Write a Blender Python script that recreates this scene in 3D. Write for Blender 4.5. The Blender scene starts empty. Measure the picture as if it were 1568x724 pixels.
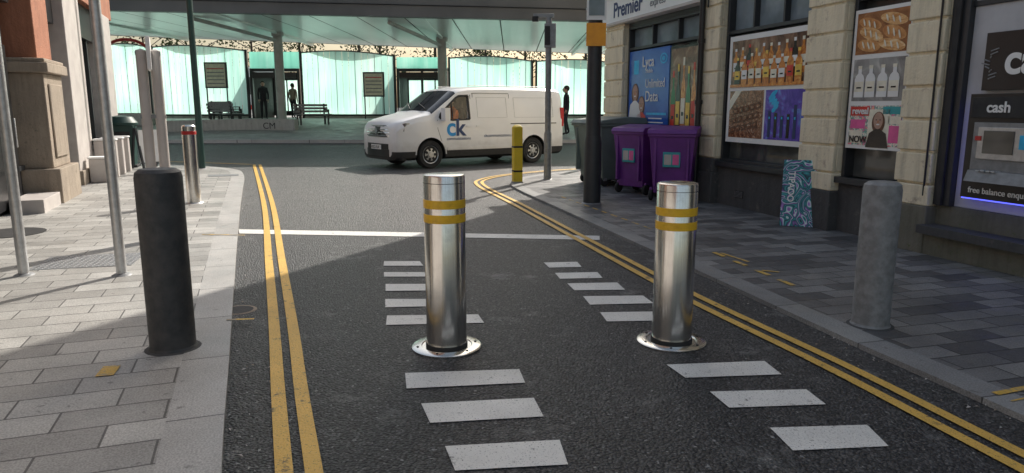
import bpy, bmesh, math, random
from mathutils import Vector, Matrix
from mathutils.geometry import tessellate_polygon
random.seed(7)
SC=bpy.context.scene
COL=SC.collection
rad=math.radians

# ------------------------------------------------------------------ materials
def newmat(name):
    m=bpy.data.materials.new(name); m.use_nodes=True
    nt=m.node_tree; b=nt.nodes['Principled BSDF']
    return m,nt,b
def c4(c):
    if isinstance(c,(int,float)): c=(c,c,c)
    return (c[0],c[1],c[2],1)
def N(nt,t,**kw):
    n=nt.nodes.new(t)
    for k,v in kw.items(): setattr(n,k,v)
    return n
def coords(nt,rot=0.0,scale=(1,1,1),loc=(0,0,0)):
    tc=N(nt,'ShaderNodeTexCoord'); mp=N(nt,'ShaderNodeMapping')
    mp.inputs['Rotation'].default_value=(0,0,rot); mp.inputs['Scale'].default_value=scale
    mp.inputs['Location'].default_value=loc
    nt.links.new(tc.outputs['Object'],mp.inputs['Vector']); return mp.outputs[0]
def noise(nt,vec,scale,detail=3,rough=.6,dist=0):
    n=N(nt,'ShaderNodeTexNoise'); n.inputs['Scale'].default_value=scale
    n.inputs['Detail'].default_value=detail; n.inputs['Roughness'].default_value=rough
    n.inputs['Distortion'].default_value=dist
    nt.links.new(vec,n.inputs['Vector']); return n.outputs['Fac']
def ramp(nt,fac,stops):
    r=N(nt,'ShaderNodeValToRGB'); el=r.color_ramp.elements
    while len(el)<len(stops): el.new(.5)
    for e,(p,c) in zip(el,stops): e.position=p; e.color=c4(c)
    nt.links.new(fac,r.inputs[0]); return r.outputs[0]
def mix(nt,fac,a,b,mode='MIX'):
    n=N(nt,'ShaderNodeMix'); n.data_type='RGBA'; n.blend_type=mode
    for sock,val in ((n.inputs[0],fac),(n.inputs[6],a),(n.inputs[7],b)):
        if isinstance(val,bpy.types.NodeSocket): nt.links.new(val,sock)
        elif sock==n.inputs[0]: sock.default_value=val
        else: sock.default_value=c4(val)
    return n.outputs[2]
def bump(nt,b,h,strength,dist=.01):
    n=N(nt,'ShaderNodeBump'); n.inputs['Strength'].default_value=strength; n.inputs['Distance'].default_value=dist
    nt.links.new(h,n.inputs['Height']); nt.links.new(n.outputs[0],b.inputs['Normal'])
def pm(name,c1,c2=None,scale=6,rough=.6,metal=0,bmp=0,bscale=40,stretch=(1,1,1),lo=.35,hi=.65,rough2=None):
    m,nt,b=newmat(name)
    b.inputs['Roughness'].default_value=rough; b.inputs['Metallic'].default_value=metal
    if c2 is None: c2=tuple(x*.8 for x in (c1 if not isinstance(c1,(int,float)) else (c1,)*3))
    v=coords(nt,scale=stretch)
    f=noise(nt,v,scale)
    nt.links.new(ramp(nt,f,[(lo,c1),(hi,c2)]),b.inputs['Base Color'])
    if rough2 is not None:
        r=ramp(nt,noise(nt,v,scale*1.7),[(.3,rough),(.7,rough2)]); nt.links.new(r,b.inputs['Roughness'])
    if bmp: bump(nt,b,noise(nt,v,bscale),bmp)
    return m

def asphalt(name,c1,c2,agg,stain=.45,sc=70,th=.56):
    m,nt,b=newmat(name); v=coords(nt)
    big=noise(nt,v,.55,4,.65); fine=noise(nt,v,60,2,.7)
    base=ramp(nt,big,[(.3,c1),(.7,c2)])
    vo=N(nt,'ShaderNodeTexVoronoi'); vo.inputs['Scale'].default_value=sc; nt.links.new(v,vo.inputs['Vector'])
    sp=ramp(nt,vo.outputs['Color'],[(.45,0.0),(.9,1.0)])
    st=mix(nt,sp,base,agg)
    st=mix(nt,ramp(nt,vo.outputs['Distance'],[(.35,0.0),(.75,.85)]),st,(.010,.010,.011))
    s1=ramp(nt,noise(nt,v,2.6,7,.78),[(th,0.0),(th+.12,stain)])
    s2=ramp(nt,noise(nt,v,.8,1,.5),[(.40,0.0),(.55,1.0)])
    sm=N(nt,'ShaderNodeMath',operation='MULTIPLY'); nt.links.new(s1,sm.inputs[0]); nt.links.new(s2,sm.inputs[1])
    st=mix(nt,sm.outputs[0],st,(.27,.27,.265))
    spk=ramp(nt,noise(nt,v,34,2,.5),[(.68,0.0),(.71,.8)])
    st=mix(nt,spk,st,(.36,.36,.36))
    nt.links.new(st,b.inputs['Base Color']); b.inputs['Roughness'].default_value=.48
    h=N(nt,'ShaderNodeMath',operation='SUBTRACT'); nt.links.new(fine,h.inputs[0]); nt.links.new(vo.outputs['Distance'],h.inputs[1])
    bump(nt,b,h.outputs[0],1.0,.016)
    return m
def paving(name,phi,bw,rh,ca,cb,mortar,msize=.006,off=.5,dirt=.35):
    m,nt,b=newmat(name); v=coords(nt,rot=-phi)
    br=N(nt,'ShaderNodeTexBrick'); br.offset=off
    br.inputs['Scale'].default_value=1; br.inputs['Brick Width'].default_value=bw; br.inputs['Row Height'].default_value=rh
    br.inputs['Mortar Size'].default_value=msize; br.inputs['Mortar Smooth'].default_value=.3; br.inputs['Bias'].default_value=-.1
    br.inputs['Color1'].default_value=c4(ca); br.inputs['Color2'].default_value=c4(cb); br.inputs['Mortar'].default_value=c4(mortar)
    nt.links.new(v,br.inputs['Vector'])
    d=ramp(nt,noise(nt,v,1.3,6,.7),[(.3,1.0),(.75,1-dirt)])
    col=mix(nt,1.0,br.outputs['Color'],d,'MULTIPLY')
    g=ramp(nt,noise(nt,v,110,1,.6),[(.35,.72),(.65,1.12)])
    col=mix(nt,1.0,col,g,'MULTIPLY')
    sp=ramp(nt,noise(nt,v,14,3,.6),[(.66,0.0),(.72,.5)])
    col=mix(nt,sp,col,(.07,.068,.062))
    nt.links.new(col,b.inputs['Base Color'])
    r=ramp(nt,noise(nt,v,3,3,.6),[(.3,.36),(.7,.7)]); nt.links.new(r,b.inputs['Roughness'])
    inv=N(nt,'ShaderNodeMath',operation='SUBTRACT'); inv.inputs[0].default_value=1; nt.links.new(br.outputs['Fac'],inv.inputs[1])
    ad=N(nt,'ShaderNodeMath',operation='MULTIPLY_ADD'); nt.links.new(noise(nt,v,50,2,.6),ad.inputs[0]); ad.inputs[1].default_value=.35; nt.links.new(inv.outputs[0],ad.inputs[2])
    bump(nt,b,ad.outputs[0],.6,.006)
    return m
def paint(name,c,under=(.05,.05,.052),wear=.60,scale=9):
    m,nt,b=newmat(name); v=coords(nt)
    f=ramp(nt,noise(nt,v,scale,7,.78),[(wear,0.0),(wear+.07,.85)])
    f2=ramp(nt,noise(nt,v,100,2,.7),[(.60,0.0),(.68,.75)])
    d=ramp(nt,noise(nt,v,2.5,4,.6),[(.3,c),(.7,tuple(x*.82 for x in c))])
    col=mix(nt,f,d,under); col=mix(nt,f2,col,under)
    nt.links.new(col,b.inputs['Base Color']); b.inputs['Roughness'].default_value=.55
    bump(nt,b,noise(nt,v,75,2,.7),.7,.01)
    return m

M={}
M['asphalt']=asphalt('old_asphalt',(.115,.115,.115),(.165,.162,.158),(.24,.235,.23),stain=.3)
M['asphalt_new']=asphalt('fresh_asphalt',(.034,.035,.039),(.058,.058,.062),(.16,.16,.165),stain=.62,th=.54)
M['paveL']=paving('paving_left',rad(20),.46,.23,(.38,.37,.35),(.60,.59,.56),(.14,.135,.13))
M['paveR']=paving('paving_right',rad(16),.36,.18,(.12,.12,.125),(.36,.355,.35),(.06,.06,.06),dirt=.4)
M['kerb']=paving('kerb_granite',rad(110),.85,3.0,(.50,.49,.47),(.60,.59,.57),(.16,.16,.16),off=0)
M['kerbR']=paving('kerb_granite_r',rad(106),.85,3.0,(.30,.30,.30),(.38,.38,.37),(.1,.1,.1),off=0)
M['paveS']=paving('paving_station',0,.6,.3,(.38,.38,.37),(.50,.50,.48),(.22,.22,.21))
M['white_paint']=paint('white_road_paint',(.88,.87,.83))
M['yellow_paint']=paint('yellow_road_paint',(.84,.52,.11),wear=.58)
M['yellow_faint']=paint('yellow_faint_paint',(.80,.50,.09),under=(.24,.24,.23),wear=.50)
def steel():
    m,nt,b=newmat('brushed_steel'); v=coords(nt,scale=(60,60,1.2))
    f=noise(nt,v,3,3,.6)
    v2=coords(nt); g=noise(nt,v2,7,5,.7)
    c=mix(nt,ramp(nt,g,[(.5,0.0),(.8,.35)]),ramp(nt,f,[(.3,(.66,.65,.625)),(.7,(.80,.79,.76))]),(.36,.34,.30))
    nt.links.new(c,b.inputs['Base Color']); b.inputs['Metallic'].default_value=1
    nt.links.new(ramp(nt,g,[(.3,.14),(.7,.27)]),b.inputs['Roughness'])
    bump(nt,b,f,.06,.002)
    return m
M['steel']=steel()
M['steel_plain']=pm('galvanised_steel',(.62,.63,.64),(.5,.51,.52),20,.38,.9,rough2=.5)
M['galv']=pm('grey_painted_post',(.30,.31,.32),(.22,.225,.23),12,.5,.3,.2,60)
M['blackb']=pm('black_bollard_coat',(.030,.034,.038),(.055,.056,.058),14,.5,0,.25,60,rough2=.65)
M['greyb']=pm('grey_bollard_coat',(.27,.28,.29),(.18,.185,.19),18,.55,0,.3,50)
M['rubber']=pm('black_rubber',(.02,.02,.02),(.03,.03,.03),10,.8)
M['yellow_band']=pm('yellow_reflective_band',(.90,.54,.03),(.74,.42,.03),30,.4,lo=.45,hi=.75)
M['ylw']=paint('yellow_bollard_paint',(.85,.62,.03),under=(.25,.22,.15),wear=.62,scale=12)
M['black']=pm('black_gloss',(.012,.012,.014),(.02,.02,.022),5,.3)
M['blackm']=pm('black_matt',(.02,.02,.022),(.035,.034,.034),8,.7,bmp=.15)
M['white']=pm('white_matt',(.86,.86,.85),(.80,.80,.79),3,.5)
M['red']=pm('red',(.55,.03,.03),None,5,.4)
M['orange']=pm('orange_sign',(.95,.40,.03),(.85,.34,.03),8,.5)
M['green']=pm('dark_green_paint',(.012,.05,.045),(.02,.06,.05),8,.5)
M['skin']=pm('skin',(.55,.34,.26),None,8,.55)
M['hivis']=pm('hivis_orange',(1.0,.22,.04),(.9,.17,.03),20,.7)
M['dark_cloth']=pm('dark_cloth',(.02,.02,.028),(.03,.03,.035),20,.9)
M['hair']=pm('dark_hair',(.03,.02,.015),None,30,.6)
def stone(name,c1,c2,c3):
    m,nt,b=newmat(name); v=coords(nt)
    a=ramp(nt,noise(nt,v,2.2,5,.7),[(.3,c1),(.7,c2)])
    s=ramp(nt,noise(nt,v,6,7,.8),[(.58,0.0),(.66,.85)])
    col=mix(nt,s,a,c3)
    st=coords(nt,scale=(6,6,.7)); t=ramp(nt,noise(nt,st,2,4,.7),[(.45,1.0),(.8,.68)])
    col=mix(nt,1.0,col,t,'MULTIPLY')
    nt.links.new(col,b.inputs['Base Color']); b.inputs['Roughness'].default_value=.85
    bump(nt,b,noise(nt,v,28,4,.75),.7,.014)
    return m
M['cream']=stone('cream_painted_stone',(.88,.79,.60),(.80,.70,.51),(.50,.40,.30))
M['cream_wall']=stone('cream_render',(.80,.70,.52),(.7,.6,.45),(.42,.35,.28))
M['dkstone']=stone('dark_plinth',(.06,.06,.063),(.09,.09,.09),(.15,.145,.13))
M['moss']=stone('mossy_stone',(.18,.17,.14),(.11,.115,.08),(.09,.13,.04))
M['grey_panel']=pm('grey_panel',(.54,.55,.58),(.44,.45,.48),3,.4)
M['fascia']=pm('shop_fascia',(.84,.85,.84),(.77,.78,.77),2,.4)
M['terr']=stone('terracotta',(.46,.20,.12),(.36,.15,.09),(.26,.14,.1))
M['gstone']=stone('carved_stone',(.40,.33,.26),(.30,.25,.20),(.17,.15,.12))
M['wstone']=pm('pale_pilaster',(.58,.54,.51),(.48,.44,.42),3,.6)
M['concrete']=stone('concrete',(.50,.49,.46),(.42,.41,.39),(.28,.27,.25))
M['frame']=pm('dark_window_frame',(.035,.038,.043),None,8,.4)
def glassmat(name,tint=(.03,.035,.04)):
    m,nt,b=newmat(name); nt.nodes.remove(b)
    out=[n for n in nt.nodes if n.type=='OUTPUT_MATERIAL'][0]
    g=N(nt,'ShaderNodeBsdfGlossy'); g.inputs['Roughness'].default_value=.03; g.inputs['Color'].default_value=(.9,.9,.9,1)
    t=N(nt,'ShaderNodeBsdfTransparent'); t.inputs['Color'].default_value=c4(tint)
    fr=N(nt,'ShaderNodeFresnel'); fr.inputs['IOR'].default_value=1.5
    mx=N(nt,'ShaderNodeMixShader'); nt.links.new(fr.outputs[0],mx.inputs[0]); nt.links.new(t.outputs[0],mx.inputs[1]); nt.links.new(g.outputs[0],mx.inputs[2])
    nt.links.new(mx.outputs[0],out.inputs[0]); return m
M['cabglass']=glassmat('cab_glass',(.72,.76,.76))
M['dkglass']=pm('shop_glass_dark',(.045,.05,.052),(.12,.125,.12),1.5,.05)
M['paleglass']=pm('pale_reflection_glass',(.24,.29,.33),(.13,.17,.19),2,.12)  # blue-grey tone paints window reflections into the colour
M['windscreen']=pm('windscreen_glass',(.015,.018,.022),(.05,.055,.06),3,.03)

# ------------------------------------------------------------------ mesh builder
class MB:
    def __init__(s): s.v=[];s.f=[];s.m=[];s.mats=[]
    def mi(s,mat):
        mat=M[mat] if isinstance(mat,str) else mat
        if mat not in s.mats: s.mats.append(mat)
        return s.mats.index(mat)
    def add(s,vs,fs,mat,T=None):
        o=len(s.v); i=s.mi(mat)
        for p in vs: s.v.append(tuple(T@Vector(p)) if T else tuple(p))
        for f in fs: s.f.append([o+k for k in f]); s.m.append(i)
    def box(s,x0,x1,y0,y1,z0,z1,mat,T=None):
        if x0>x1:x0,x1=x1,x0
        if y0>y1:y0,y1=y1,y0
        if z0>z1:z0,z1=z1,z0
        s.add([(x0,y0,z0),(x1,y0,z0),(x1,y1,z0),(x0,y1,z0),(x0,y0,z1),(x1,y0,z1),(x1,y1,z1),(x0,y1,z1)],
              [(0,3,2,1),(4,5,6,7),(0,1,5,4),(1,2,6,5),(2,3,7,6),(3,0,4,7)],mat,T)
    def taper(s,b,t,mat,T=None):
        (x0,x1,y0,y1,z0)=b;(a0,a1,c0,c1,z1)=t
        s.add([(x0,y0,z0),(x1,y0,z0),(x1,y1,z0),(x0,y1,z0),(a0,c0,z1),(a1,c0,z1),(a1,c1,z1),(a0,c1,z1)],
              [(0,3,2,1),(4,5,6,7),(0,1,5,4),(1,2,6,5),(2,3,7,6),(3,0,4,7)],mat,T)
    def lathe(s,prof,mat,c=(0,0,0),n=40,T=None):
        T0=Matrix.Translation(c)
        if T: T0=T@T0
        vs=[]
        for r,z in prof:
            for k in range(n):
                a=2*math.pi*k/n; vs.append((r*math.cos(a),r*math.sin(a),z))
        base=len(s.v); s.add(vs,[],mat,T0); i=s.mi(mat)
        for j in range(len(prof)-1):
            for k in range(n):
                s.f.append([base+j*n+k,base+j*n+(k+1)%n,base+(j+1)*n+(k+1)%n,base+(j+1)*n+k]); s.m.append(i)
        if prof[-1][0]>0: s.f.append([base+(len(prof)-1)*n+k for k in range(n)]); s.m.append(i)
        if prof[0][0]>0: s.f.append([base+k for k in reversed(range(n))]); s.m.append(i)
    def cyl(s,c,r,h,mat,n=24,T=None,r2=None):
        s.lathe([(r,0),(r if r2 is None else r2,h)],mat,c,n,T)
    def rod(s,a,b,r,mat,n=12):
        a=Vector(a);b=Vector(b);d=b-a
        T=Matrix.Translation(a)@d.to_track_quat('Z','Y').to_matrix().to_4x4()
        s.lathe([(r,0),(r,d.length)],mat,(0,0,0),n,T)
    def prism(s,poly,y0,y1,mat,T=None):
        n=len(poly); vs=[(x,y0,z) for x,z in poly]+[(x,y1,z) for x,z in poly]
        fs=[tuple(range(n)),tuple(reversed(range(n,2*n)))]+[(k,n+k,n+(k+1)%n,(k+1)%n) for k in range(n)]
        s.add(vs,fs,mat,T)
    def flat(s,poly,y,mat):
        s.add([(x,y,z) for x,z in poly],[tuple(range(len(poly)))],mat)
    def ell(s,x,z,rx,rz,y,mat,n=20,rot=0):
        P=[]
        for k in range(n):
            a=2*math.pi*k/n; u=rx*math.cos(a);w=rz*math.sin(a)
            P.append((x+u*math.cos(rot)-w*math.sin(rot),z+u*math.sin(rot)+w*math.cos(rot)))
        s.flat(P,y,mat)
    def sphere(s,c,r,mat,n=16,m=10,sc=(1,1,1)):
        pr=[(max(1e-4,r*math.sin(math.pi*j/m)),-r*math.cos(math.pi*j/m)) for j in range(m+1)]
        T=Matrix.Translation(c)@Matrix.Diagonal((sc[0],sc[1],sc[2],1))
        s.lathe(pr,mat,(0,0,0),n,T)
    def build(s,name,loc=(0,0,0),rz=0,parent=None,bevel=0,ang=35,seg=2,recalc=True,smooth=True,rot=None):
        me=bpy.data.meshes.new(name); me.from_pydata(s.v,[],s.f)
        for m in s.mats: me.materials.append(m)
        me.polygons.foreach_set('material_index',s.m)
        if recalc:
            bm=bmesh.new(); bm.from_mesh(me); bmesh.ops.recalc_face_normals(bm,faces=bm.faces); bm.to_mesh(me); bm.free()
        if smooth:
            me.polygons.foreach_set('use_smooth',[True]*len(me.polygons)); me.set_sharp_from_angle(angle=rad(ang))
        me.update()
        o=bpy.data.objects.new(name,me); COL.objects.link(o); o.location=loc
        o.rotation_euler=rot if rot else (0,0,rz)
        if parent: o.parent=parent
        if bevel:
            b=o.modifiers.new('bevel','BEVEL'); b.width=bevel; b.segments=seg; b.limit_method='ANGLE'; b.angle_limit=rad(40)
        return o
def empty(name,loc=(0,0,0),rz=0):
    e=bpy.data.objects.new(name,None); COL.objects.link(e); e.location=loc; e.rotation_euler=(0,0,rz); e.empty_display_size=.1; return e
def text(name,body,size,loc,parent,mat,rot=(math.pi/2,0,0),ext=.002,bold=0,align='LEFT',sx=1):
    cu=bpy.data.curves.new(name,'FONT'); cu.body=body; cu.size=size; cu.extrude=ext; cu.offset=bold; cu.align_x=align
    o=bpy.data.objects.new(name,cu); COL.objects.link(o); o.location=loc; o.rotation_euler=rot; o.scale=(sx,1,1)
    cu.materials.append(M[mat] if isinstance(mat,str) else mat); o.parent=parent; return o

# ------------------------------------------------------------------ ground
SL=.06; Y1=20.5; Y2=34.0
def gz(y): return 0 if y<Y1 else (SL*(y-Y1) if y<Y2 else SL*(Y2-Y1))
def strips(name,x0,x1,ys,dz,mat):
    b=MB(); vs=[];fs=[]
    for y in ys: vs+=[(x0,y,gz(y)+dz),(x1,y,gz(y)+dz)]
    for k in range(len(ys)-1): fs.append((2*k,2*k+1,2*k+3,2*k+2))
    b.add(vs,fs,mat); return b.build(name,smooth=False)
strips('ground',-900,900,[-300,Y1,Y2,1800],0,'asphalt')
def sheet(b,pts,z,mat):
    tri=tessellate_polygon([[Vector((x,y,0)) for x,y in pts]])
    b.add([(x,y,z) for x,y in pts],[tuple(t) for t in tri],mat)
def skirt(b,pts,z0,z1,mat):
    n=len(pts)
    b.add([(x,y,z0) for x,y in pts]+[(x,y,z1) for x,y in pts],[(k,k+1,n+k+1,n+k) for k in range(n-1)],mat)
def offs(pts,d):
    out=[]
    for i,p in enumerate(pts):
        a=Vector(pts[max(0,i-1)]);c=Vector(pts[min(len(pts)-1,i+1)]); t=(c-a).normalized()
        out.append((p[0]-t.y*d,p[1]+t.x*d))
    return out
def smoothline(pts,n=6):
    out=[]
    P=[pts[0]]+pts+[pts[-1]]
    for i in range(1,len(P)-2):
        p0,p1,p2,p3=[Vector(q) for q in P[i-1:i+3]]
        for k in range(n):
            t=k/n
            out.append(tuple(.5*((2*p1)+(p2-p0)*t+(2*p0-5*p1+4*p2-p3)*t*t+(3*p1-p0-3*p2+p3)*t**3)))
    out.append(tuple(pts[-1])); return out
def ribbon(b,pts,w,z,mat):
    L=offs(pts,w/2);R=offs(pts,-w/2);n=len(pts)
    b.add([(x,y,z) for x,y in L]+[(x,y,z) for x,y in R],[(k,n+k,n+k+1,k+1) for k in range(n-1)],mat)

kL=smoothline([(.75,-3),(-.45,.8),(-1.17,2.65),(-1.63,3.9),(-2.22,5.5),(-2.92,7.4),(-3.94,10.2),(-4.84,12.71),(-5.75,15.2),(-6.5,16.6),(-7.9,17.6),(-10,18.2),(-14,18.8),(-40,19.2)])
KH=.035
b=MB(); kin=offs(kL,.25)
sheet(b,kin+[(-40,-3)],KH,'paveL'); b.build('pavement',smooth=False,recalc=False)
b=MB(); ribbon(b,offs(kL,.125),.25,KH+.001,'kerb'); skirt(b,kL,0,KH+.001,'kerb'); b.build('kerb',smooth=False)
kR=smoothline([(3.9,-3),(2.95,.8),(2.40,3.06),(2.10,4.19),(1.74,5.7),(1.30,7.5),(.62,10.3),(.16,12.2),(-.02,13.3),(.08,14.3),(.6,15.3),(1.5,16.2),(3.2,17),(7,17.8),(40,18.4)])
kin=offs(kR,-.2)
b=MB(); sheet(b,kin+[(40,-3)],KH,'paveR'); b.build('pavement.001',smooth=False,recalc=False)
b=MB(); ribbon(b,offs(kR,-.1),.2,KH+.001,'kerbR'); skirt(b,kR,0,KH+.001,'kerbR'); b.build('kerb.001',smooth=False)
lane=[p for p in kL if p[1]<8.2]+[(-3.2,8.33),(1.10,7.90)]+[p for p in reversed(kR) if p[1]<7.85]
b=MB(); sheet(b,lane,.004,'asphalt_new'); b.build('road',smooth=False)
b=MB(); ys=[24.6,34,70]
vs=[];fs=[]
for y in ys: vs+=[(-60,y,gz(y)+.11),(60,y,gz(y)+.11)]
fs=[(0,1,3,2),(2,3,5,4)]; b.add(vs,fs,'paveS')
b.add([(-60,24.6,gz(24.6)),(60,24.6,gz(24.6)),(60,24.6,gz(24.6)+.11),(-60,24.6,gz(24.6)+.11)],[(0,1,2,3)],'kerb')
b.add([(-60,24.6,gz(24.6)+.114),(60,24.6,gz(24.6)+.114),(60,24.85,gz(24.85)+.114),(-60,24.85,gz(24.85)+.114)],[(0,1,2,3)],'kerb')
b.build('station_pavement',smooth=False)
ZM=.009; ZY=.013
b=MB()
yo=smoothline([(-.55,1.6),(-.92,2.65),(-1.21,3.47),(-1.60,4.59),(-2.33,6.65),(-3.85,10.92),(-6.6,18.2)])
yi=smoothline([(-.43,1.6),(-.80,2.65),(-1.09,3.47),(-1.475,4.59),(-2.205,6.65),(-3.72,10.92),(-6.45,18.2)])
for l in (yo,yi): ribbon(b,l,.070,ZY,'yellow_paint')
ro=smoothline([(2.75,.5),(2.16,2.78),(1.89,3.85),(1.44,5.35),(.96,7.29),(.16,10.6),(-.50,13.2),(-.52,14.4),(.1,15.6),(1.5,16.8),(4,17.8)])
for l in (ro,offs(ro,.125)): ribbon(b,l,.065,ZY,'yellow_paint')
ribbon(b,[(-6.7,18.35),(-9,19.2),(-12,19.9)],.08,ZM,'yellow_paint')
def q(b,pts,mat,z=ZM): b.add([(x,y,z) for x,y in pts],[(3,2,1,0)],mat)
q(b,[(-3.29,8.42),(1.00,7.98),(.97,7.72),(-3.17,8.13)],'white_paint')
Lq=[[(-1.22,6.62),(-.88,6.62),(-.82,6.42),(-1.19,6.42)],[(-1.14,6.16),(-.78,6.16),(-.73,5.99),(-1.11,5.99)],
[(-1.05,5.73),(-.65,5.73),(-.60,5.52),(-1.01,5.50)],[(-.97,5.26),(-.47,5.26),(-.43,5.07),(-.93,5.03)],
[(-.88,4.82),(-.24,4.85),(-.19,4.65),(-.85,4.60)],[(-.59,3.72),(.04,3.78),(.07,3.58),(-.55,3.50)],
[(-.45,3.31),(.11,3.38),(.15,3.16),(-.38,3.09)],[(-.29,2.86),(.21,2.92),(.23,2.70),(-.23,2.65)],
[(.30,6.56),(.62,6.59),(.64,6.37),(.34,6.34)],[(.38,6.13),(.76,6.16),(.78,5.94),(.41,5.91)],
[(.46,5.75),(.88,5.78),(.91,5.54),(.50,5.52)],[(.55,5.34),(1.02,5.36),(1.06,5.14),(.58,5.10)],
[(.63,4.90),(1.20,4.93),(1.20,4.71),(.65,4.68)],[(.88,3.85),(1.46,3.91),(1.48,3.70),(.94,3.65)],
[(1.02,3.46),(1.53,3.49),(1.55,3.30),(1.06,3.26)],[(1.18,3.04),(1.64,3.07),(1.63,2.86),(1.20,2.82)]]
for z in Lq: q(b,z,'white_paint')
b.build('road_markings',smooth=False)
b=MB(); Z=KH+.005
def dash(p0,p1,w=.05,m='yellow_faint'): ribbon(b,[p0,p1],w,Z,m)
for t in (0,.28,.55,.8):
    x=2.0+.28*t; y=6.89-1.41*t; dash((x,y),(x+.045,y-.2))
dash((2.06,6.86),(2.2,6.45),.03); dash((2.2,6.1),(2.33,6.03),.03)
for t in [k*.1 for k in range(11)]:
    x=.80+.88*t; y=11.32-3.17*t; dash((x,y),(x+.05,y-.18),.035)
dash((2.42,3.36),(2.72,3.47),.04); dash((2.44,3.27),(2.74,3.38),.012)
dash((-2.22,3.75),(-2.18,3.6),.09); dash((-1.93,4.62),(-1.75,4.64),.03)
dash((-3.5,7.9),(-3.0,7.85),.03)
b.build('utility_paint_marks',smooth=False)
b=MB(); b.box(-.42,.42,-.3,.3,0,.004,'galv')
for k in range(16):
    for j in range(10): b.box(-.39+k*.05,-.36+k*.05,-.27+j*.055,-.24+j*.055,.004,.007,'steel_plain')
b.build('drain_cover',(-3.95,6.5,KH),rad(15))
b=MB(); b.lathe([(.36,0),(.36,.006),(.0001,.006)],'blackm',n=40); b.build('manhole_cover',(-5.75,8.0,KH+.001))
b=MB(); b.lathe([(.10,0),(.10,.004),(.085,.005),(.0001,.005)],'dkstone',n=24); b.lathe([(.125,0),(.12,.003),(.101,.003)],'gstone',n=24); b.build('manhole_cover',(-1.98,4.97,.005))
b=MB(); b.box(-.25,.25,-.16,.16,0,.005,'galv'); b.build('manhole_cover',(3.1,7.1,KH+.001),rad(16))
b=MB(); b.box(-.3,.3,-.2,.2,0,.005,'galv'); b.build('manhole_cover',(-6.1,15.0,KH+.001),rad(20))
# small litter: leaves, grit and cigarette ends gathered by the kerbs
b=MB(); rng=random.Random(11)
for k in range(260):
    src=kL if rng.random()<.5 else kR
    i=rng.randrange(6,46); p=src[min(i,len(src)-1)]
    if p[1]>13: continue
    sg=-1 if src is kL else 1
    x=p[0]+(-sg)*abs(rng.gauss(0,.12))*1.0; y=p[1]+rng.uniform(-.2,.2); a=rng.uniform(0,3.1); s=rng.uniform(.004,.016)
    c_,s_=math.cos(a)*s,math.sin(a)*s
    b.add([(x-c_,y-s_,.008),(x+s_*.5,y-c_*.5,.012),(x+c_,y+s_,.010),(x-s_*.5,y+c_*.5,.016)],[(0,1,2,3)],rng.choice(['gstone','wstone','concrete']))
b.build('kerbside_litter',recalc=False,smooth=False)

# ------------------------------------------------------------------ bollards & posts
def rising(name,x,y,h):
    b=MB()
    b.lathe([(.214,.0),(.214,.008),(.204,.014),(.155,.016),(.150,.010),(.1285,.010)],'steel',n=64)
    b.lathe([(.1275,.005),(.1275,.03),(.1265,.032)],'rubber',n=64)
    r=.1225
    b.lathe([(r,.01),(r,h-.012),(r-.004,h-.004),(r-.012,h),(.0001,h)],'steel',n=64)
    for z0 in (h-.195,h-.280):
        b.lathe([(r+.0006,z0),(r+.0022,z0+.002),(r+.0022,z0+.048),(r+.0006,z0+.05)],'yellow_band',n=64)
    for k in range(6):
        a=k*math.pi/3+.3; b.cyl((.18*math.cos(a),.18*math.sin(a),.0155),.008,.003,'rubber',8)
    b.lathe([(r+.0008,h-.05),(r+.0008,h-.047)],'rubber',n=64)
    return b.build(name,(x,y,.006))
rising('rising_bollard',-.40,4.17,1.06); rising('rising_bollard',1.00,4.27,1.00)
def fixed(name,x,y,r,h,m,z=KH):
    b=MB(); b.lathe([(r+.012,0),(r+.006,.012),(r,.02),(r,h-.05),(r-.006,h-.018),(r-.03,h),(.0001,h)],m,n=48)
    b.lathe([(r+.03,0),(r+.02,.006),(r+.011,.006)],'dkstone',n=32)
    return b.build(name,(x,y,z))
fixed('bollard',-2.03,4.07,.128,1.07,'blackb')
fixed('bollard',2.37,4.52,.115,.95,'greyb')
def slim(x,y,r,h,z=KH,band=None):
    b=MB(); b.lathe([(r,0),(r,h-.02),(r-.02,h),(.0001,h)],'steel',n=32)
    b.lathe([(r+.03,0),(r+.02,.01),(r+.001,.012)],'steel_plain',n=32)
    if band: b.lathe([(r+.001,h-.14),(r+.003,h-.138),(r+.003,h-.09),(r+.001,h-.088)],band,n=32)
    b.build('stainless_bollard',(x,y,z))
slim(-4.80,10.65,.10,1.16,band='red'); slim(1.62,16.4,.09,1.0)
b=MB(); b.box(-.085,.085,-.085,.085,0,1.05,'ylw'); b.taper((-.085,.085,-.085,.085,1.05),(-.04,.04,-.04,.04,1.09),'ylw')
b.box(-.088,.088,-.088,.088,.66,.70,'black'); b.box(-.088,.088,-.088,.088,.2,.24,'black'); b.box(-.1,.1,-.1,.1,0,.02,'concrete')
b.build('yellow_bollard',(.10,13.6,KH),rad(15),bevel=.01)
def pole(r,h,m,r2=None):
    b=MB(); b.lathe([(r,0),(r2 or r,h),(.0001,h+.01)],m,n=24)
    b.lathe([(r+.04,0),(r+.03,.008),(r,.02)],'galv',n=24)
    return b
pole(.042,4.2,'steel_plain').build('sign_post',(-3.35,5.94,KH))
pole(.042,4.2,'steel_plain').build('sign_post',(-4.19,5.94,KH))
pole(.075,6.5,'green',r2=.06).build('green_lamp_post',(-7.28,16.7,KH))
b=pole(.115,6.5,'frame',r2=.085); b.lathe([(.13,0),(.13,.9),(.115,1.0)],'frame',n=24)
b.box(-.14,.14,-.13,-.12,2.28,2.60,'orange'); b.box(-.14,.14,-.13,-.12,2.64,3.15,'white'); b.box(-.11,.11,-.136,-.131,2.70,3.0,'paleglass')
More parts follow.
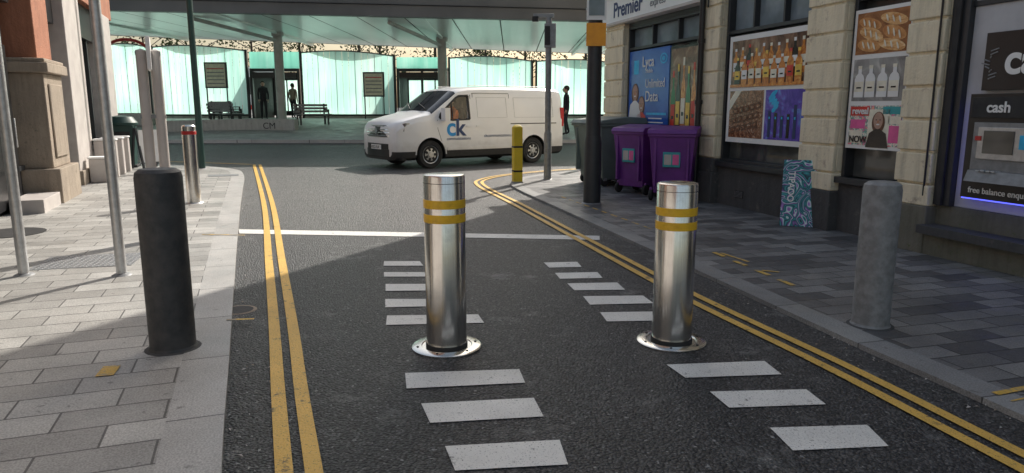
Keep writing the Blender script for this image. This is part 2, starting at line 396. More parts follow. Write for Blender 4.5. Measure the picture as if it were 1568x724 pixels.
b.box(-.13,.13,-.12,.1,2.36,2.38,'steel_plain'); b.box(-.13,.13,-.12,.1,2.8,2.82,'steel_plain')
b.build('dark_lamp_post',(1.2,10.6,KH))
b=pole(.06,3.12,'galv'); b.box(-.08,.14,-.1,.02,2.55,3.0,'galv'); b.box(-.07,.03,-.12,-.1,2.6,2.95,'blackm')
b.box(-.30,.10,-.04,.04,3.12,3.19,'galv'); b.taper((-.32,-.2,-.06,.06,3.05),(-.32,-.2,-.06,.06,3.14),'blackm')
b.lathe([(.075,0),(.075,.9),(.062,.95)],'galv',n=20)
b.build('camera_post',(.71,14.2,KH),rad(-5),bevel=.006)
b=MB()
for x in (-.075,.06): b.lathe([(.052,0),(.052,2.0),(.0001,2.02)],'wstone',(x,0,0),n=24)
b.box(-.02,.02,-.2,.2,1.80,2.13,'white'); b.box(-.13,.11,-.03,.03,1.3,1.34,'galv'); b.box(-.13,.11,-.03,.03,1.95,1.99,'galv')
b.build('wayfinding_post',(-3.80,7.65,KH),rad(25),bevel=.004)

# ------------------------------------------------------------------ right building
FA=(3.51,9.23,0); FR=-rad(74.1)
B=empty('shop_building',FA,FR)
piers=[(-5.65,-4.80,3.0),(-2.0,-1.48,3.4),(.44,1.05,3.4),(1.96,2.40,3.4),(4.6,5.2,3.4),(7.4,8.2,3.4)]
b=MB()
for s0,s1,top in piers:
    z=.72
    b.box(s0+.012,s1-.012,-.085,.25,.70,top,'cream')
    while z<top-.05:
        h=.315 if z+.33<top else top-z-.02
        b.box(s0,s1,-.115,-.06,z,z+h-.028,'cream'); b.box(s0,s0+.05,-.06,.2,z,z+h-.028,'cream'); b.box(s1-.05,s1,-.06,.2,z,z+h-.028,'cream'); z+=h
    b.box(s0-.03,s1+.03,-.15,.25,0,.50,'dkstone' if s1<1.5 else 'moss'); b.box(s0-.015,s1+.015,-.135,.25,.50,.70,'cream' if s1>.9 else 'dkstone')
b.build('rusticated_piers',parent=B,bevel=.012)
b=MB()
b.box(-1.48,9,.04,.4,3.4,3.55,'cream_wall'); b.box(-5.65,9,.0,.4,3.75,9.6,'cream_wall')
b.box(-5.65,9,.4,7,0,9.6,'cream_wall')
b.box(-5.8,9,-.3,0,3.62,3.75,'cream'); b.box(-5.75,9,-.3,.1,9.6,9.9,'cream')
for s in (-4.6,-2.3,0,2.3,4.6): 
    b.box(s,s+1.1,-.03,.0,4.8,6.6,'frame'); b.box(s-.12,s+1.22,-.12,.0,4.65,4.78,'cream')
b.build('walls',parent=B,bevel=.01)
b=MB()
def window(s0,s1,z0,z1,trans,mull=(),up='paleglass'):
    b.box(s0,s1,.12,.16,z0,z1,'dkglass')
    fw=.05
    b.box(s0,s0+fw,-.0,.13,z0,z1,'frame'); b.box(s1-fw,s1,0,.13,z0,z1,'frame')
    b.box(s0+fw,s1-fw,0.002,.13,z1-fw,z1,'frame'); b.box(s0+fw,s1-fw,.002,.13,z0,z0+fw,'frame')
    b.box(s0+fw,s1-fw,.01,.128,trans,trans+.05,'frame')
    b.box(s0+fw,s1-fw,.105,.118,trans+.05,z1-fw,up)
    for m in mull: b.box(m-.02,m+.02,.02,.115,trans+.05,z1-fw,'frame')
window(-4.78,-2.02,.66,2.93,2.50,(-3.85,-2.93)); b.box(-4.78,-2.02,.0,.35,2.93,3.0,'frame')
window(-1.46,.42,.66,3.38,2.48,(-.85,-.2)); window(1.07,1.94,.62,3.38,2.60)
window(5.22,7.38,.66,3.38,2.5,(6,6.7))
b.build('windows',parent=B,bevel=.005)
b=MB()
for s0,s1 in ((-4.80,-2.0),(-1.48,.44),(1.05,1.96),(5.2,7.4)):
    b.box(s0,s1,-.02,.3,0,.60,'dkstone'); b.box(s0,s1,-.09,.12,.60,.67,'frame')
b.box(-1.0,-.8,-.03,-.015,.18,.28,'blackm')
for k in range(5): b.box(-1.0,-.8,-.035,-.029,.19+k*.018,.195+k*.018,'galv')
b.box(2.42,4.6,-.24,.2,.25,.33,'dkstone'); b.box(2.42,4.6,-.14,.2,0,.25,'moss')
b.box(2.42,4.6,-.02,.2,.33,.52,'moss')
b.build('stall_risers',parent=B,bevel=.01)
b=MB()
b.box(2.41,2.60,-.06,.3,.52,3.4,'frame'); b.box(2.60,4.6,0,.3,.52,3.4,'grey_panel'); b.box(2.47,2.53,-.09,-.06,.52,3.4,'blackm')
b.box(2.60,4.6,-.02,0,2.35,2.40,'frame')
b.build('cladding',parent=B,bevel=.006)
b=MB(); b.box(-5.75,-1.9,-.16,.35,3.003,3.62,'fascia'); b.box(-5.78,-1.87,-.19,-.16,3.0,3.05,'wstone'); b.box(-5.78,-1.87,-.19,-.16,3.58,3.62,'wstone')
b.build('shop_fascia',parent=B,bevel=.006)
M['navy']=pm('navy',(.02,.04,.14),None,6,.5); M['greytxt']=pm('grey_text',(.16,.17,.2),None,6,.5)
text('sign_lettering','Premier',.38,(-5.15,-.165,3.14),B,'navy',bold=.008)
text('sign_lettering_small','express',.18,(-3.62,-.165,3.15),B,'greytxt')
b=MB(); b.rod((-1.87,-.17,.1),(-1.87,-.17,3.6),.045,'black',16)
for z in (.6,1.5,2.4,3.2): b.rod((-1.87,-.17,z),(-1.87,-.17,z+.06),.06,'black',16)
b.rod((-1.75,-.15,2.9),(-1.75,-.15,3.6),.012,'black')
# slack cables clipped along the front
pv=None
for k in range(25):
    s=-1.45+1.9*k/24; p=(s,-.05,3.30-.02*math.sin(k*.7)); 
    if pv: b.rod(pv,p,.006,'black',6)
    pv=p
b.rod((2.36,-.13,.6),(2.36,-.13,3.4),.010,'black',8)
b.build('drainpipe',parent=B)
def img(name,stops,scale=5,dist=1.5,stretch=(1,1,1)):
    m,nt,b_=newmat(name); v=coords(nt,scale=stretch)
    nt.links.new(ramp(nt,noise(nt,v,scale,5,.6,dist),stops),b_.inputs['Base Color']); b_.inputs['Roughness'].default_value=.22; return m
M['p_blue']=img('poster_blue',[(.3,(.015,.08,.38)),(.7,(.03,.14,.55))],1.2)
M['p_dark']=img('poster_dark_bar',[(.35,(.07,.03,.02)),(.55,(.25,.13,.08)),(.7,(.5,.36,.24))],3)
M['p_amber']=img('poster_amber',[(.3,(.38,.09,.02)),(.55,(.7,.26,.05)),(.75,(.9,.55,.15))],9)
M['p_choc']=img('poster_choc',[(.35,(.08,.035,.02)),(.5,(.25,.1,.05)),(.62,(.5,.26,.14)),(.72,(.8,.7,.6))],12,3)
M['p_vape']=img('poster_vape',[(.3,(.05,.03,.26)),(.55,(.14,.08,.50)),(.7,(.15,.35,.80))],3,2)
M['p_bread']=img('poster_bread_ground',[(.3,(.20,.07,.02)),(.6,(.40,.17,.06)),(.75,(.60,.32,.14))],7,1)  # brown printed background behind the loaves
M['p_crust']=img('bread_crust',[(.35,(.55,.24,.07)),(.55,(.82,.50,.22)),(.7,(.95,.80,.55))],10,.5,(1,1,2.5))
M['p_crust2']=img('bread_crust_dark',[(.35,(.45,.17,.05)),(.6,(.70,.36,.13)),(.75,(.9,.66,.36))],10,.5)
M['p_milk']=img('poster_milk',[(.3,(.10,.10,.11)),(.6,(.35,.35,.34)),(.75,(.6,.6,.58))],3)
M['p_mag']=img('poster_mags',[(.32,(.65,.05,.10)),(.45,(.9,.85,.75)),(.52,(.06,.35,.28)),(.6,(.9,.2,.4)),(.7,(.95,.8,.15))],14,0)
M['p_green']=pm('bottle_green',(.03,.2,.06),None,8,.2); M['p_gold']=pm('label_gold',(.95,.65,.10),(.7,.45,.08),12,.3)
M['p_red']=pm('label_red',(.7,.04,.03),None,9,.3); M['p_cream']=pm('label_cream',(.9,.85,.7),None,9,.3); M['p_blk']=pm('bottle_black',(.02,.016,.016),None,8,.2)
M['p_teal']=pm('teal',(.04,.4,.44),None,8,.4); M['p_brown']=pm('brown_hair',(.14,.06,.03),None,20,.5)
M['p_cyan']=pm('cyan_blue',(.03,.52,.9),None,8,.4); M['p_pink']=pm('magazine_pink',(.85,.12,.38),None,9,.3)
b=MB(); PO=-.002
def bottle(x,z,w,h,y,body,label):
    r=w/2
    P=[(x-r,z),(x+r,z),(x+r,z+h*.58),(x+r*.8,z+h*.68),(x+r*.36,z+h*.76),(x+r*.36,z+h),(x-r*.36,z+h),(x-r*.36,z+h*.76),(x-r*.8,z+h*.68),(x-r,z+h*.58)]
    b.flat(P,y,body); b.flat([(x-r*.93,z+h*.18),(x+r*.93,z+h*.18),(x+r*.93,z+h*.5),(x-r*.93,z+h*.5)],y-.0015,label)
    b.flat([(x-r*.4,z+h*.9),(x+r*.4,z+h*.9),(x+r*.4,z+h),(x-r*.4,z+h)],y-.0015,label)
    b.flat([(x-r*.5,z+h*.28),(x+r*.5,z+h*.28),(x+r*.5,z+h*.33),(x-r*.5,z+h*.33)],y-.003,'p_blk')
def rect(x0,x1,z0,z1,y,m): b.flat([(x0,z0),(x1,z0),(x1,z1),(x0,z1)],y,m)
b.box(-4.70,-3.14,PO,.03,.70,2.47,'p_blue')
y=PO-.003
def face(x,z,r,hair,cl):
    b.ell(x,z-.02,r*1.15,r*1.45,y,hair); b.flat([(x-r*2,z-r*3.6),(x+r*2,z-r*3.6),(x+r*1.5,z-r*1.7),(x+r*.4,z-r*1.1),(x-r*.4,z-r*1.1),(x-r*1.5,z-r*1.7)],y-.0015,cl)
    b.ell(x,z,r*.82,r*1.12,y-.003,'skin')
    for s in(-1,1): b.ell(x+s*r*.33,z+r*.12,r*.12,r*.07,y-.0045,'p_blk',8)
    b.ell(x,z-r*.5,r*.3,r*.1,y-.0045,'white',10); b.ell(x,z-r*.15,r*.08,r*.2,y-.0045,'p_amber',8)
face(-4.42,1.72,.13,'p_brown','white'); face(-4.15,1.50,.12,'p_brown','p_red')
rect(-3.86,-3.2,1.05,1.13,y,'white'); rect(-3.86,-3.3,1.18,1.2,y,'white'); rect(-3.86,-3.35,1.25,1.27,y,'white')
rect(-4.68,-3.9,.95,1.1,y-.006,'p_cyan')
for k in range(3): b.ell(-3.35,2.28,.13-.035*k,.09-.025*k,y-.0015*k,'p_cyan' if k%2==0 else 'p_blue')
rect(-3.95,-3.2,1.32,1.36,y,'p_cyan'); rect(-4.5,-4.3,2.05,2.3,y,'p_cyan')
b.box(-3.11,-2.06,PO,.03,.70,2.44,'p_blk'); rect(-3.07,-2.1,.75,2.4,y,'p_dark')
for i,(x,h,bd,lb_) in enumerate([(-2.97,1.1,'p_green','p_red'),(-2.80,1.2,'p_blk','p_gold'),(-2.64,1.3,'p_amber','p_cream'),(-2.47,1.15,'p_green','p_gold'),(-2.31,1.2,'p_amber','p_red'),(-2.17,1.05,'p_blk','p_cream')]):
    bottle(x,.95,.14,h,y-.002-.0045*(i%2),bd,lb_)
b.box(-1.35,.42,PO-.0,.03,.96,2.44,'white')
rect(-1.28,.35,1.73,2.37,y,'p_dark'); rect(-1.28,-.48,1.03,1.68,y,'p_choc'); rect(-.44,.35,1.03,1.68,y,'p_vape')
rng=random.Random(3); cs=['p_blk','p_amber','p_green','p_amber','p_amber']; ls=['p_cream','white','p_gold','p_cream','p_red','white']
for k in range(10): bottle(-1.18+k*.16,1.88,.12,.36+.1*rng.random(),y-.002,rng.choice(cs),rng.choice(ls))
for k in range(9): bottle(-1.12+k*.165,1.77,.135,.34+.09*rng.random(),y-.0075,rng.choice(cs),rng.choice(ls))
rect(-1.28,.35,1.73,1.77,y-.012,'p_amber')
for k in range(5): rect(-.36+k*.13,-.30+k*.13,1.06,1.30+.2*rng.random(),y-.003,'p_blk' if k%2 else 'navy')
for k in range(5): rect(-.345+k*.13,-.315+k*.13,1.3,1.33,y-.0045,'p_cyan')
for k in range(7): b.ell(-.25+.05*math.sin(k),1.42+.035*k,.05+.006*k,.03,y-.0005-.0005*k,'p_cyan',14,.5)
for r_ in range(3):
    for k in range(5):
        x=-1.22+.13*k+.03*r_; zz=1.08+.13*r_+.02*k
        b.flat([(x,zz),(x+.11,zz+.03),(x+.09,zz+.11),(x-.02,zz+.08)],y-.002-.001*r_,'p_brown'); b.flat([(x+.02,zz+.03),(x+.085,zz+.045),(x+.075,zz+.085),(x+.01,zz+.07)],y-.006,'p_choc')
b.flat([(-1.28,1.4),(-1.0,1.68),(-1.15,1.68),(-1.28,1.55)],y-.001,'p_cream')
b.box(1.10,1.92,PO,.03,1.00,2.50,'white')
rect(1.14,1.88,2.02,2.46,y,'p_bread'); rect(1.14,1.88,1.52,1.97,y,'p_milk'); rect(1.14,1.88,1.04,1.47,y,'p_mag')
for k,(x,z,rx,rz_,ro_,mm) in enumerate([(1.33,2.34,.17,.06,-.25,'p_crust2'),(1.66,2.36,.19,.06,-.2,'p_crust'),(1.36,2.23,.18,.065,-.3,'p_crust'),(1.68,2.22,.17,.07,-.3,'p_crust2'),(1.34,2.11,.17,.065,-.15,'p_crust2'),(1.66,2.10,.19,.06,-.2,'p_crust')]):
    b.ell(x,z,rx,rz_,y-.002-.0012*k,mm,18,ro_)
    for j in (-1,0,1): b.ell(x+j*rx*.45,z+j*rx*.45*math.tan(ro_),.012,rz_*.7,y-.012,'p_cream',8,ro_+.6)
for k in range(4): bottle(1.24+.165*k,1.56,.14,.34,y-.002-.0035*(k%2),'white','p_cream')
for (x0,z0,w,h,mm) in [(1.15,1.36,.28,.1,'p_red'),(1.62,1.38,.25,.08,'p_teal'),(1.15,1.06,.2,.14,'p_cream'),(1.72,1.08,.15,.18,'p_pink'),(1.16,1.22,.22,.1,'p_pink'),(1.70,1.28,.17,.08,'p_cream'),(1.42,1.05,.3,.38,'p_cream')]: rect(x0,x0+w,z0,z0+h,y-.0015,mm)
y=y-.003; face(1.57,1.31,.08,'p_brown','p_blk'); y=PO-.003
b.build('window_posters',parent=B,smooth=False,recalc=False)
text('poster_text','Lyca',.26,(-4.15,-.012,2.17),B,'white',bold=.003)
text('poster_text_b','Mobile',.10,(-4.0,-.012,2.06),B,'white')
text('poster_text_c','Unlimited',.22,(-4.0,-.012,1.80),B,'white',sx=.85)
text('poster_text_d','Data',.26,(-4.0,-.012,1.56),B,'white',bold=.001)
text('poster_text_e','NOW',.1,(1.16,-.014,1.07),B,'p_blk',bold=.002); text('poster_text_f','reveal',.1,(1.18,-.014,1.38),B,'white',bold=.002)
C=empty('cash_machine',FA,FR)
b=MB(); b.box(2.80,3.95,-.06,.0,1.60,2.10,'black'); b.box(2.76,3.95,-.12,.0,.64,1.57,'black')
b.box(2.80,3.55,-.14,-.12,1.36,1.54,'blackm')
b.box(2.84,3.5,-.135,-.12,.80,1.32,'galv'); b.box(2.90,3.42,-.15,-.135,1.0,1.28,'steel_plain'); b.box(2.96,3.25,-.156,-.15,1.05,1.25,'dkglass')
b.taper((2.88,3.46,-.24,-.135,.80),(2.88,3.46,-.2,-.135,.90),'galv')
for i in range(4):
    for j in range(3): b.box(2.98+i*.05,3.015+i*.05,-.228+j*.028,-.206+j*.028,.895,.905,'steel_plain')
b.box(3.3,3.4,-.158,-.15,1.1,1.22,'p_cyan'); b.box(2.88,2.94,-.158,-.15,1.16,1.2,'red')
b.build('casing',parent=C,bevel=.008)
m,nt,bb=newmat('blue_led'); bb.inputs['Emission Color'].default_value=(.1,.12,1,1); bb.inputs['Emission Strength'].default_value=2.0; bb.inputs['Base Color'].default_value=(.05,.05,.4,1); M['led']=m
b=MB(); b.box(2.75,3.95,-.09,-.06,.625,.637,'led'); b.box(2.745,2.755,-.09,-.06,.64,1.5,'led')
b.build('led_strip',parent=C)
text('cash_lettering','cash',.36,(3.0,-.063,1.74),C,'white',bold=.008)
text('cash_lettering_small','cash',.13,(2.95,-.143,1.41),C,'white',bold=.003)
text('notice_lettering','free balance enquiries',.075,(2.84,-.124,.69),C,'white',bold=.001)
b=MB()
for k in range(9): b.rod((2.86,-.062,1.70+.03*k),(2.86+.08*math.sin(k*.9+1),-.063,1.72+.03*k),.006,'galv',6)
b.build('logo_pattern',parent=C)
def swirl():
    m,nt,b_=newmat('swirl_painting'); v=coords(nt)
    n=N(nt,'ShaderNodeTexNoise'); n.inputs['Scale'].default_value=3.4; n.inputs['Detail'].default_value=1; n.inputs['Distortion'].default_value=1.6; nt.links.new(v,n.inputs['Vector'])
    mu=N(nt,'ShaderNodeMath',operation='MULTIPLY'); mu.inputs[1].default_value=9; nt.links.new(n.outputs['Fac'],mu.inputs[0])
    fr=N(nt,'ShaderNodeMath',operation='FRACT'); nt.links.new(mu.outputs[0],fr.inputs[0])
    nt.links.new(ramp(nt,fr.outputs[0],[(.0,(.01,.02,.05)),(.18,(.04,.36,.42)),(.3,(.75,.88,.85)),(.42,(.42,.22,.62)),(.65,(.02,.04,.10)),(.85,(.06,.42,.46)),(1,(.01,.02,.04))]),b_.inputs['Base Color']); return m
M['swirl']=swirl()
b=MB(); b.box(-.23,.23,-.015,.015,0,.80,'swirl'); b.box(-.235,.235,.015,.02,0,.805,'blackm')
d=Vector((3.66-3.26,8.33-8.51)); o=b.build('painted_canvas',(3.47,8.45,KH),rot=(rad(-9),0,math.atan2(d.y,d.x)),bevel=.004)
text('canvas_lettering','TIPAOO',.10,(-.16,-.018,.66),o,'white',rot=(rad(90),rad(90),0),bold=.002)

# ------------------------------------------------------------------ bins
M['purple']=pm('purple_plastic',(.17,.035,.26),(.13,.027,.20),4,.38,rough2=.5)
M['gbin']=pm('grey_green_bin',(.17,.21,.19),(.13,.16,.15),3,.5)
def bin2(s,out,w,d,h,mat,ry,big=False):
    b=MB()
    b.taper((-w*.40,w*.40,-d*.36,d*.40,.12),(-w*.5,w*.5,-d*.5,d*.47,h*.88),mat)
    b.box(-w*.53,w*.53,-d*.53,d*.5,h*.86,h*.90,mat)
    b.prism([(-d*.56,h*.90),(d*.54,h*.90),(d*.50,h*.985),(d*.1,h*1.0),(-d*.48,h*.955)],-w*.54,w*.54,mat,T=Matrix.Rotation(math.pi/2,4,'Z'))
    for x in (-.36,.36): b.box(w*x-.02,w*x+.02,-d*.505,-d*.40,h*.2,h*.84,mat)
    b.rod((-w*.5,d*.58,h*.93),(w*.5,d*.58,h*.93),.018,mat); b.box(-w*.4,-w*.34,d*.45,d*.58,h*.9,h*.95,mat); b.box(w*.34,w*.4,d*.45,d*.58,h*.9,h*.95,mat)
    if big:
        for x in(-.36,.36):
            for yy in(-.3,.3):
                T=Matrix.Translation((w*x,d*yy,.09))@Matrix.Rotation(math.pi/2,4,'Y'); b.lathe([(.03,-.03),(.09,-.025),(.09,.025),(.03,.03)],'rubber',T=T,n=20)
                b.box(w*x-.05,w*x+.05,d*yy-.04,d*yy+.04,.1,.18,'galv')
    else:
        for x in(-.46,.46):
            for yy,r in ((.36,.11),(-.3,.085)):
                T=Matrix.Translation((w*x,d*yy,r))@Matrix.Rotation(math.pi/2,4,'Y'); b.lathe([(.02,-.028),(r*.85,-.03),(r,-.02),(r,.02),(r*.85,.03),(.02,.028)],'rubber',T=T,n=20)
                b.box(w*x-.02,w*x+.02,d*yy-.03,d*yy+.03,r,.2,mat)
        b.box(-.13,.13,-d*.475,-d*.43,h*.46,h*.66,'p_teal'); b.box(-.11,.0,-d*.479,-d*.44,h*.49,h*.63,'wstone'); b.box(.015,.115,-d*.479,-d*.44,h*.49,h*.63,'p_pink')
    px=FA[0]+s*.274-out*.962; py=FA[1]-s*.962-out*.274
    return b.build('wheelie_bin',(px,py,KH),ry,bevel=.015)
bin2(-2.0,.46,.68,.66,1.14,'purple',rad(-22)); bin2(-3.0,.54,.64,.70,1.14,'purple',rad(-50)); bin2(-4.45,.52,1.15,.9,1.25,'gbin',FR+rad(4),True)

# ------------------------------------------------------------------ left building
LO=(-6.78,9.28,0); LR=math.atan2(.932,-.362)
LB=empty('stone_shop_building',LO,LR)
def lb(b,name,bev): return b.build(name,parent=LB,bevel=bev)
# local +x runs away from the camera along the front; local -y faces the street
b=MB()
b.box(-14,10,.25,6,0,4.6,'wstone'); b.box(-14,10,-.25,.25,3.6,4.2,'terr'); b.box(-14,10,0,.25,4.2,4.6,'terr'); b.box(-14,10,-.4,.2,4.6,4.8,'gstone')
lb(b,'walls',.01)
b=MB()
for s0,s1 in ((1.3,2.5),(-6.5,-5.6)):
    b.box(s0-.1,s1+.1,-.52,.25,0,.55,'gstone'); b.box(s0,s1,-.42,.25,.55,1.95,'gstone'); b.box(s0-.08,s1+.08,-.5,.25,1.95,2.1,'gstone'); b.box(s0-.04,s1+.04,-.46,.25,2.1,2.16,'gstone')
    b.box(s0+.12,s1-.12,-.34,.25,2.16,3.6,'terr'); b.box(s0+.18,s1-.18,-.45,-.42,.7,1.8,'gstone')
lb(b,'stone_pilasters',.02)
b=MB()
for s0,s1 in ((4.0,5.5),(8.3,9.4)):
    b.box(s0,s1,-.28,.25,.0,3.6,'wstone'); b.box(s0-.06,s1+.06,-.34,.25,0,.3,'gstone')
lb(b,'pale_pilasters',.015)
b=MB()
for s0,s1 in ((-5.5,1.2),(2.6,3.95),(5.55,8.25)):
    b.box(s0,s1,-.02,.2,0,.55,'blackm'); b.box(s0,s1,.1,.14,.55,2.9,'dkglass'); b.box(s0,s1,-.12,.2,2.9,3.6,'black')
    b.box(s0,s1,-.08,.1,.55,.62,'frame')
    k=s0
    while k<s1-.02: b.box(k,min(k+.08,s1),-.06,.1,.62,2.9,'frame'); k+=.9
b.box(-.5,.9,-.08,.0,.1,2.3,'black'); b.box(-.45,.0,-.088,-.08,1.2,2.1,'paleglass'); b.box(.1,1.1,-.5,-.1,0,.22,'wstone')
b.rod((.75,-.12,.9),(.75,-.12,1.3),.015,'steel_plain',8)
b.box(2.75,3.3,-.09,-.08,.8,1.5,'white'); b.box(5.8,6.3,-.09,-.08,1.4,1.9,'p_red')
lb(b,'shopfronts',.008)
b=MB(); b.taper((-.24,.24,-.24,.24,0),(-.28,.28,-.28,.28,1.0),'green'); b.lathe([(.36,1.0),(.36,1.06),(.25,1.2),(.0001,1.24)],'green',n=24); b.box(-.2,.2,-.29,-.27,.7,.85,'blackm'); b.box(-.3,.3,-.3,.3,0,.06,'blackm')
b.build('litter_bin',(-9.35,17.2,KH),rad(20),bevel=.012)
for k,(x,y_,h) in enumerate([(-8.3,14.6,.75),(-8.55,15.3,.75),(-8.8,16.0,.75),(-7.9,13.7,.45)]):
    b=MB(); b.box(-.2,.2,-.14,.14,0,h,'wstone'); b.box(-.22,.22,-.16,.16,h,h+.04,'white'); b.build('stone_block',(x,y_,KH),rad(22),bevel=.02)
b=MB()
for x in(-.3,.3):
    b.taper((x-.02,x+.02,-.25,-.2,0),(x-.02,x+.02,-.04,.0,.95),'frame'); b.taper((x-.02,x+.02,.2,.25,0),(x-.02,x+.02,0,.04,.95),'frame')
b.box(-.3,.3,-.13,-.11,.15,.9,'white'); b.build('pavement_sign',(-8.6,16.9,KH),rad(60))

# ------------------------------------------------------------------ bus station
def vglass():
    m,nt,b_=newmat('turquoise_glass'); nt.nodes.remove(b_)
    out=[n for n in nt.nodes if n.type=='OUTPUT_MATERIAL'][0]
    v=coords(nt,scale=(1,1,.06)); f=noise(nt,v,2.6,4,.7)
    v2=coords(nt,scale=(1,1,.9)); f2=noise(nt,v2,.35,2,.5)
    c=mix(nt,ramp(nt,f2,[(.42,0.0),(.6,.6)]),ramp(nt,f,[(.3,(.40,.76,.68)),(.5,(.56,.90,.82)),(.7,(.78,.97,.92))]),(.34,.62,.57))
    tr=N(nt,'ShaderNodeBsdfTranslucent'); nt.links.new(c,tr.inputs[0])
    di=N(nt,'ShaderNodeBsdfPrincipled'); nt.links.new(c,di.inputs['Base Color']); di.inputs['Roughness'].default_value=.2
    mx=N(nt,'ShaderNodeMixShader'); mx.inputs[0].default_value=.25; nt.links.new(tr.outputs[0],mx.inputs[1]); nt.links.new(di.outputs[0],mx.inputs[2])
    nt.links.new(mx.outputs[0],out.inputs[0]); return m
M['vglass']=vglass()
M['soffit']=pm('soffit_panel',(.76,.86,.83),(.66,.76,.73),.6,.28,stretch=(1,.2,1))  # long streaks paint reflections into the panel colour
M['cfascia']=pm('canopy_fascia',(.115,.118,.125),(.085,.09,.096),.8,.5)
M['column']=pm('column_paint',(.50,.51,.49),(.42,.43,.41),3,.5)
WY=36.0; ZT=gz(36)+.11
def ztop(x): return 4.37-(x+17.8)*.0357
S=empty('bus_station')
b=MB(); fr=MB()
secs=[(-27,-20),(-19.9,-17.9),(-17.7,-13.1),(-10.4,-5.8),(-3.1,1.0),(1.2,5.5),(5.7,10)]
for (x0,x1) in secs:
    n=max(6,int((x1-x0)/.30)); bul=.12*(x1-x0)
    pts=[]
    for k in range(n+1):
        t=k/n; x=x0+(x1-x0)*t; y=WY-bul*math.sin(math.pi*t); pts.append((x,y))
    zb=ZT+.18
    for k in range(n):
        (xa,ya),(xb,yb)=pts[k],pts[k+1]; g=.006
        za=ztop(xa)+.12*math.sin(math.pi*k/n); zc=ztop(xb)+.12*math.sin(math.pi*(k+1)/n)
        b.add([(xa+g,ya,zb),(xb-g,yb,zb),(xb-g,yb,zc),(xa+g,ya,za)],[(0,1,2,3)],'vglass')
        if k%3==0: fr.rod((xa,ya+.03,zb-.1),(xa,ya+.03,za),.012,'column',6)
        fr.rod((xa,ya,za),(xb,yb,zc),.03,'cfascia',6); fr.rod((xa,ya,zb-.02),(xb,yb,zb-.02),.05,'frame',6)
        fr.add([(xa,ya-.01,ZT),(xb,yb-.01,ZT),(xb,yb-.01,zb-.02),(xa,ya-.01,zb-.02)],[(0,1,2,3)],'concrete')
    for x in (x0,x1): fr.box(x-.05,x+.05,WY-.08,WY+.08,ZT,ztop(x)+.05,'frame')
b.build('glass_screens',parent=S,recalc=False,smooth=False)
for x0,x1 in ((-12.95,-10.5),(-5.7,-3.2)):
    zt=3.2
    fr.box(x0,x1,WY-.1,WY+.1,zt,zt+.14,'frame'); fr.box(x0,x1,WY+.1,WY+3.1,zt+.14,zt+.2,'frame')
    fr.box(x0,x0+.12,WY-.1,WY+.1,ZT,zt,'frame'); fr.box(x1-.12,x1,WY-.1,WY+.1,ZT,zt,'frame'); fr.box((x0+x1)/2-.05,(x0+x1)/2+.05,WY-.1,WY+.1,ZT,zt,'frame')
    fr.box(x0,x0+.1,WY+.1,WY+3,ZT,zt,'blackm'); fr.box(x1-.1,x1,WY+.1,WY+3,ZT,zt,'blackm')
    fr.box(x0+.15,x1-.15,WY-.16,WY-.1,zt-.32,zt-.04,'black')
    fr.box(x0+.1,x1-.1,WY+3,WY+3.06,ZT+.1,ZT+.35,'blackm'); fr.box(x0+.1,x1-.1,WY+3,WY+3.06,zt-.3,zt+.1,'blackm')
    for k in range(4): fr.box(x0+.1+k*.72,x0+.16+k*.72,WY+3,WY+3.06,ZT+.35,zt-.3,'frame')
    b2=MB(); b2.box(x0,x1,WY-.01,WY+.01,zt+.14,ztop(x0)-.05,'vglass'); b2.add([(x0+.1,WY+3.03,ZT+.35),(x1-.1,WY+3.03,ZT+.35),(x1-.1,WY+3.03,zt-.3),(x0+.1,WY+3.03,zt-.3)],[(0,1,2,3)],'vglass'); b2.build('over_door_glass_and_backlight',parent=S,recalc=False)  # over-door pane, plus a back pane added behind the lobby to brighten the doorway
fr.build('frames',parent=S)
def zn(x): return 4.62-(x+13.5)*.022
def zf(x): return 4.98-(x+20)*.037
b=MB(); xs=[-34+1.6*k for k in range(30)]; YN=24.0; YF=36.4
def near(x): return YN+.0008*(x+5)**2
for k in range(len(xs)-1):
    a,c=xs[k],xs[k+1]; g=.02
    b.add([(a+g,near(a),zn(a)),(c-g,near(c),zn(c)),(c-g,YF,zf(c)),(a+g,YF,zf(a))],[(0,1,2,3)],'soffit')
    b.add([(a,near(a)-.02,zn(a)-.05),(c,near(c)-.02,zn(c)-.05),(c,near(c)-.10,zn(c)+1.1),(a,near(a)-.10,zn(a)+1.1)],[(0,1,2,3)],'cfascia')
    b.add([(a,near(a)-.05,zn(a)+.30),(c,near(c)-.05,zn(c)+.30),(c,near(c)-.13,zn(c)+.32),(a,near(a)-.13,zn(a)+.32)],[(0,1,2,3)],'frame')
    b.add([(a,near(a)+.30,zn(a)-.05),(c,near(c)+.30,zn(c)-.05),(c,near(c)-.02,zn(c)-.05),(a,near(a)-.02,zn(a)-.05)],[(0,1,2,3)],'cfascia')
    b.add([(a,near(a)-.10,zn(a)+1.1),(c,near(c)-.10,zn(c)+1.1),(c,YF+.05,zf(c)+.5),(a,YF+.05,zf(a)+.5)],[(3,2,1,0)],'cfascia')
    b.add([(a,YF,zf(a)-.02),(c,YF,zf(c)-.02),(c,YF+.05,zf(c)+.5),(a,YF+.05,zf(a)+.5)],[(3,2,1,0)],'column')
b.build('canopy_roof',parent=S,recalc=False,smooth=False)
b=MB()
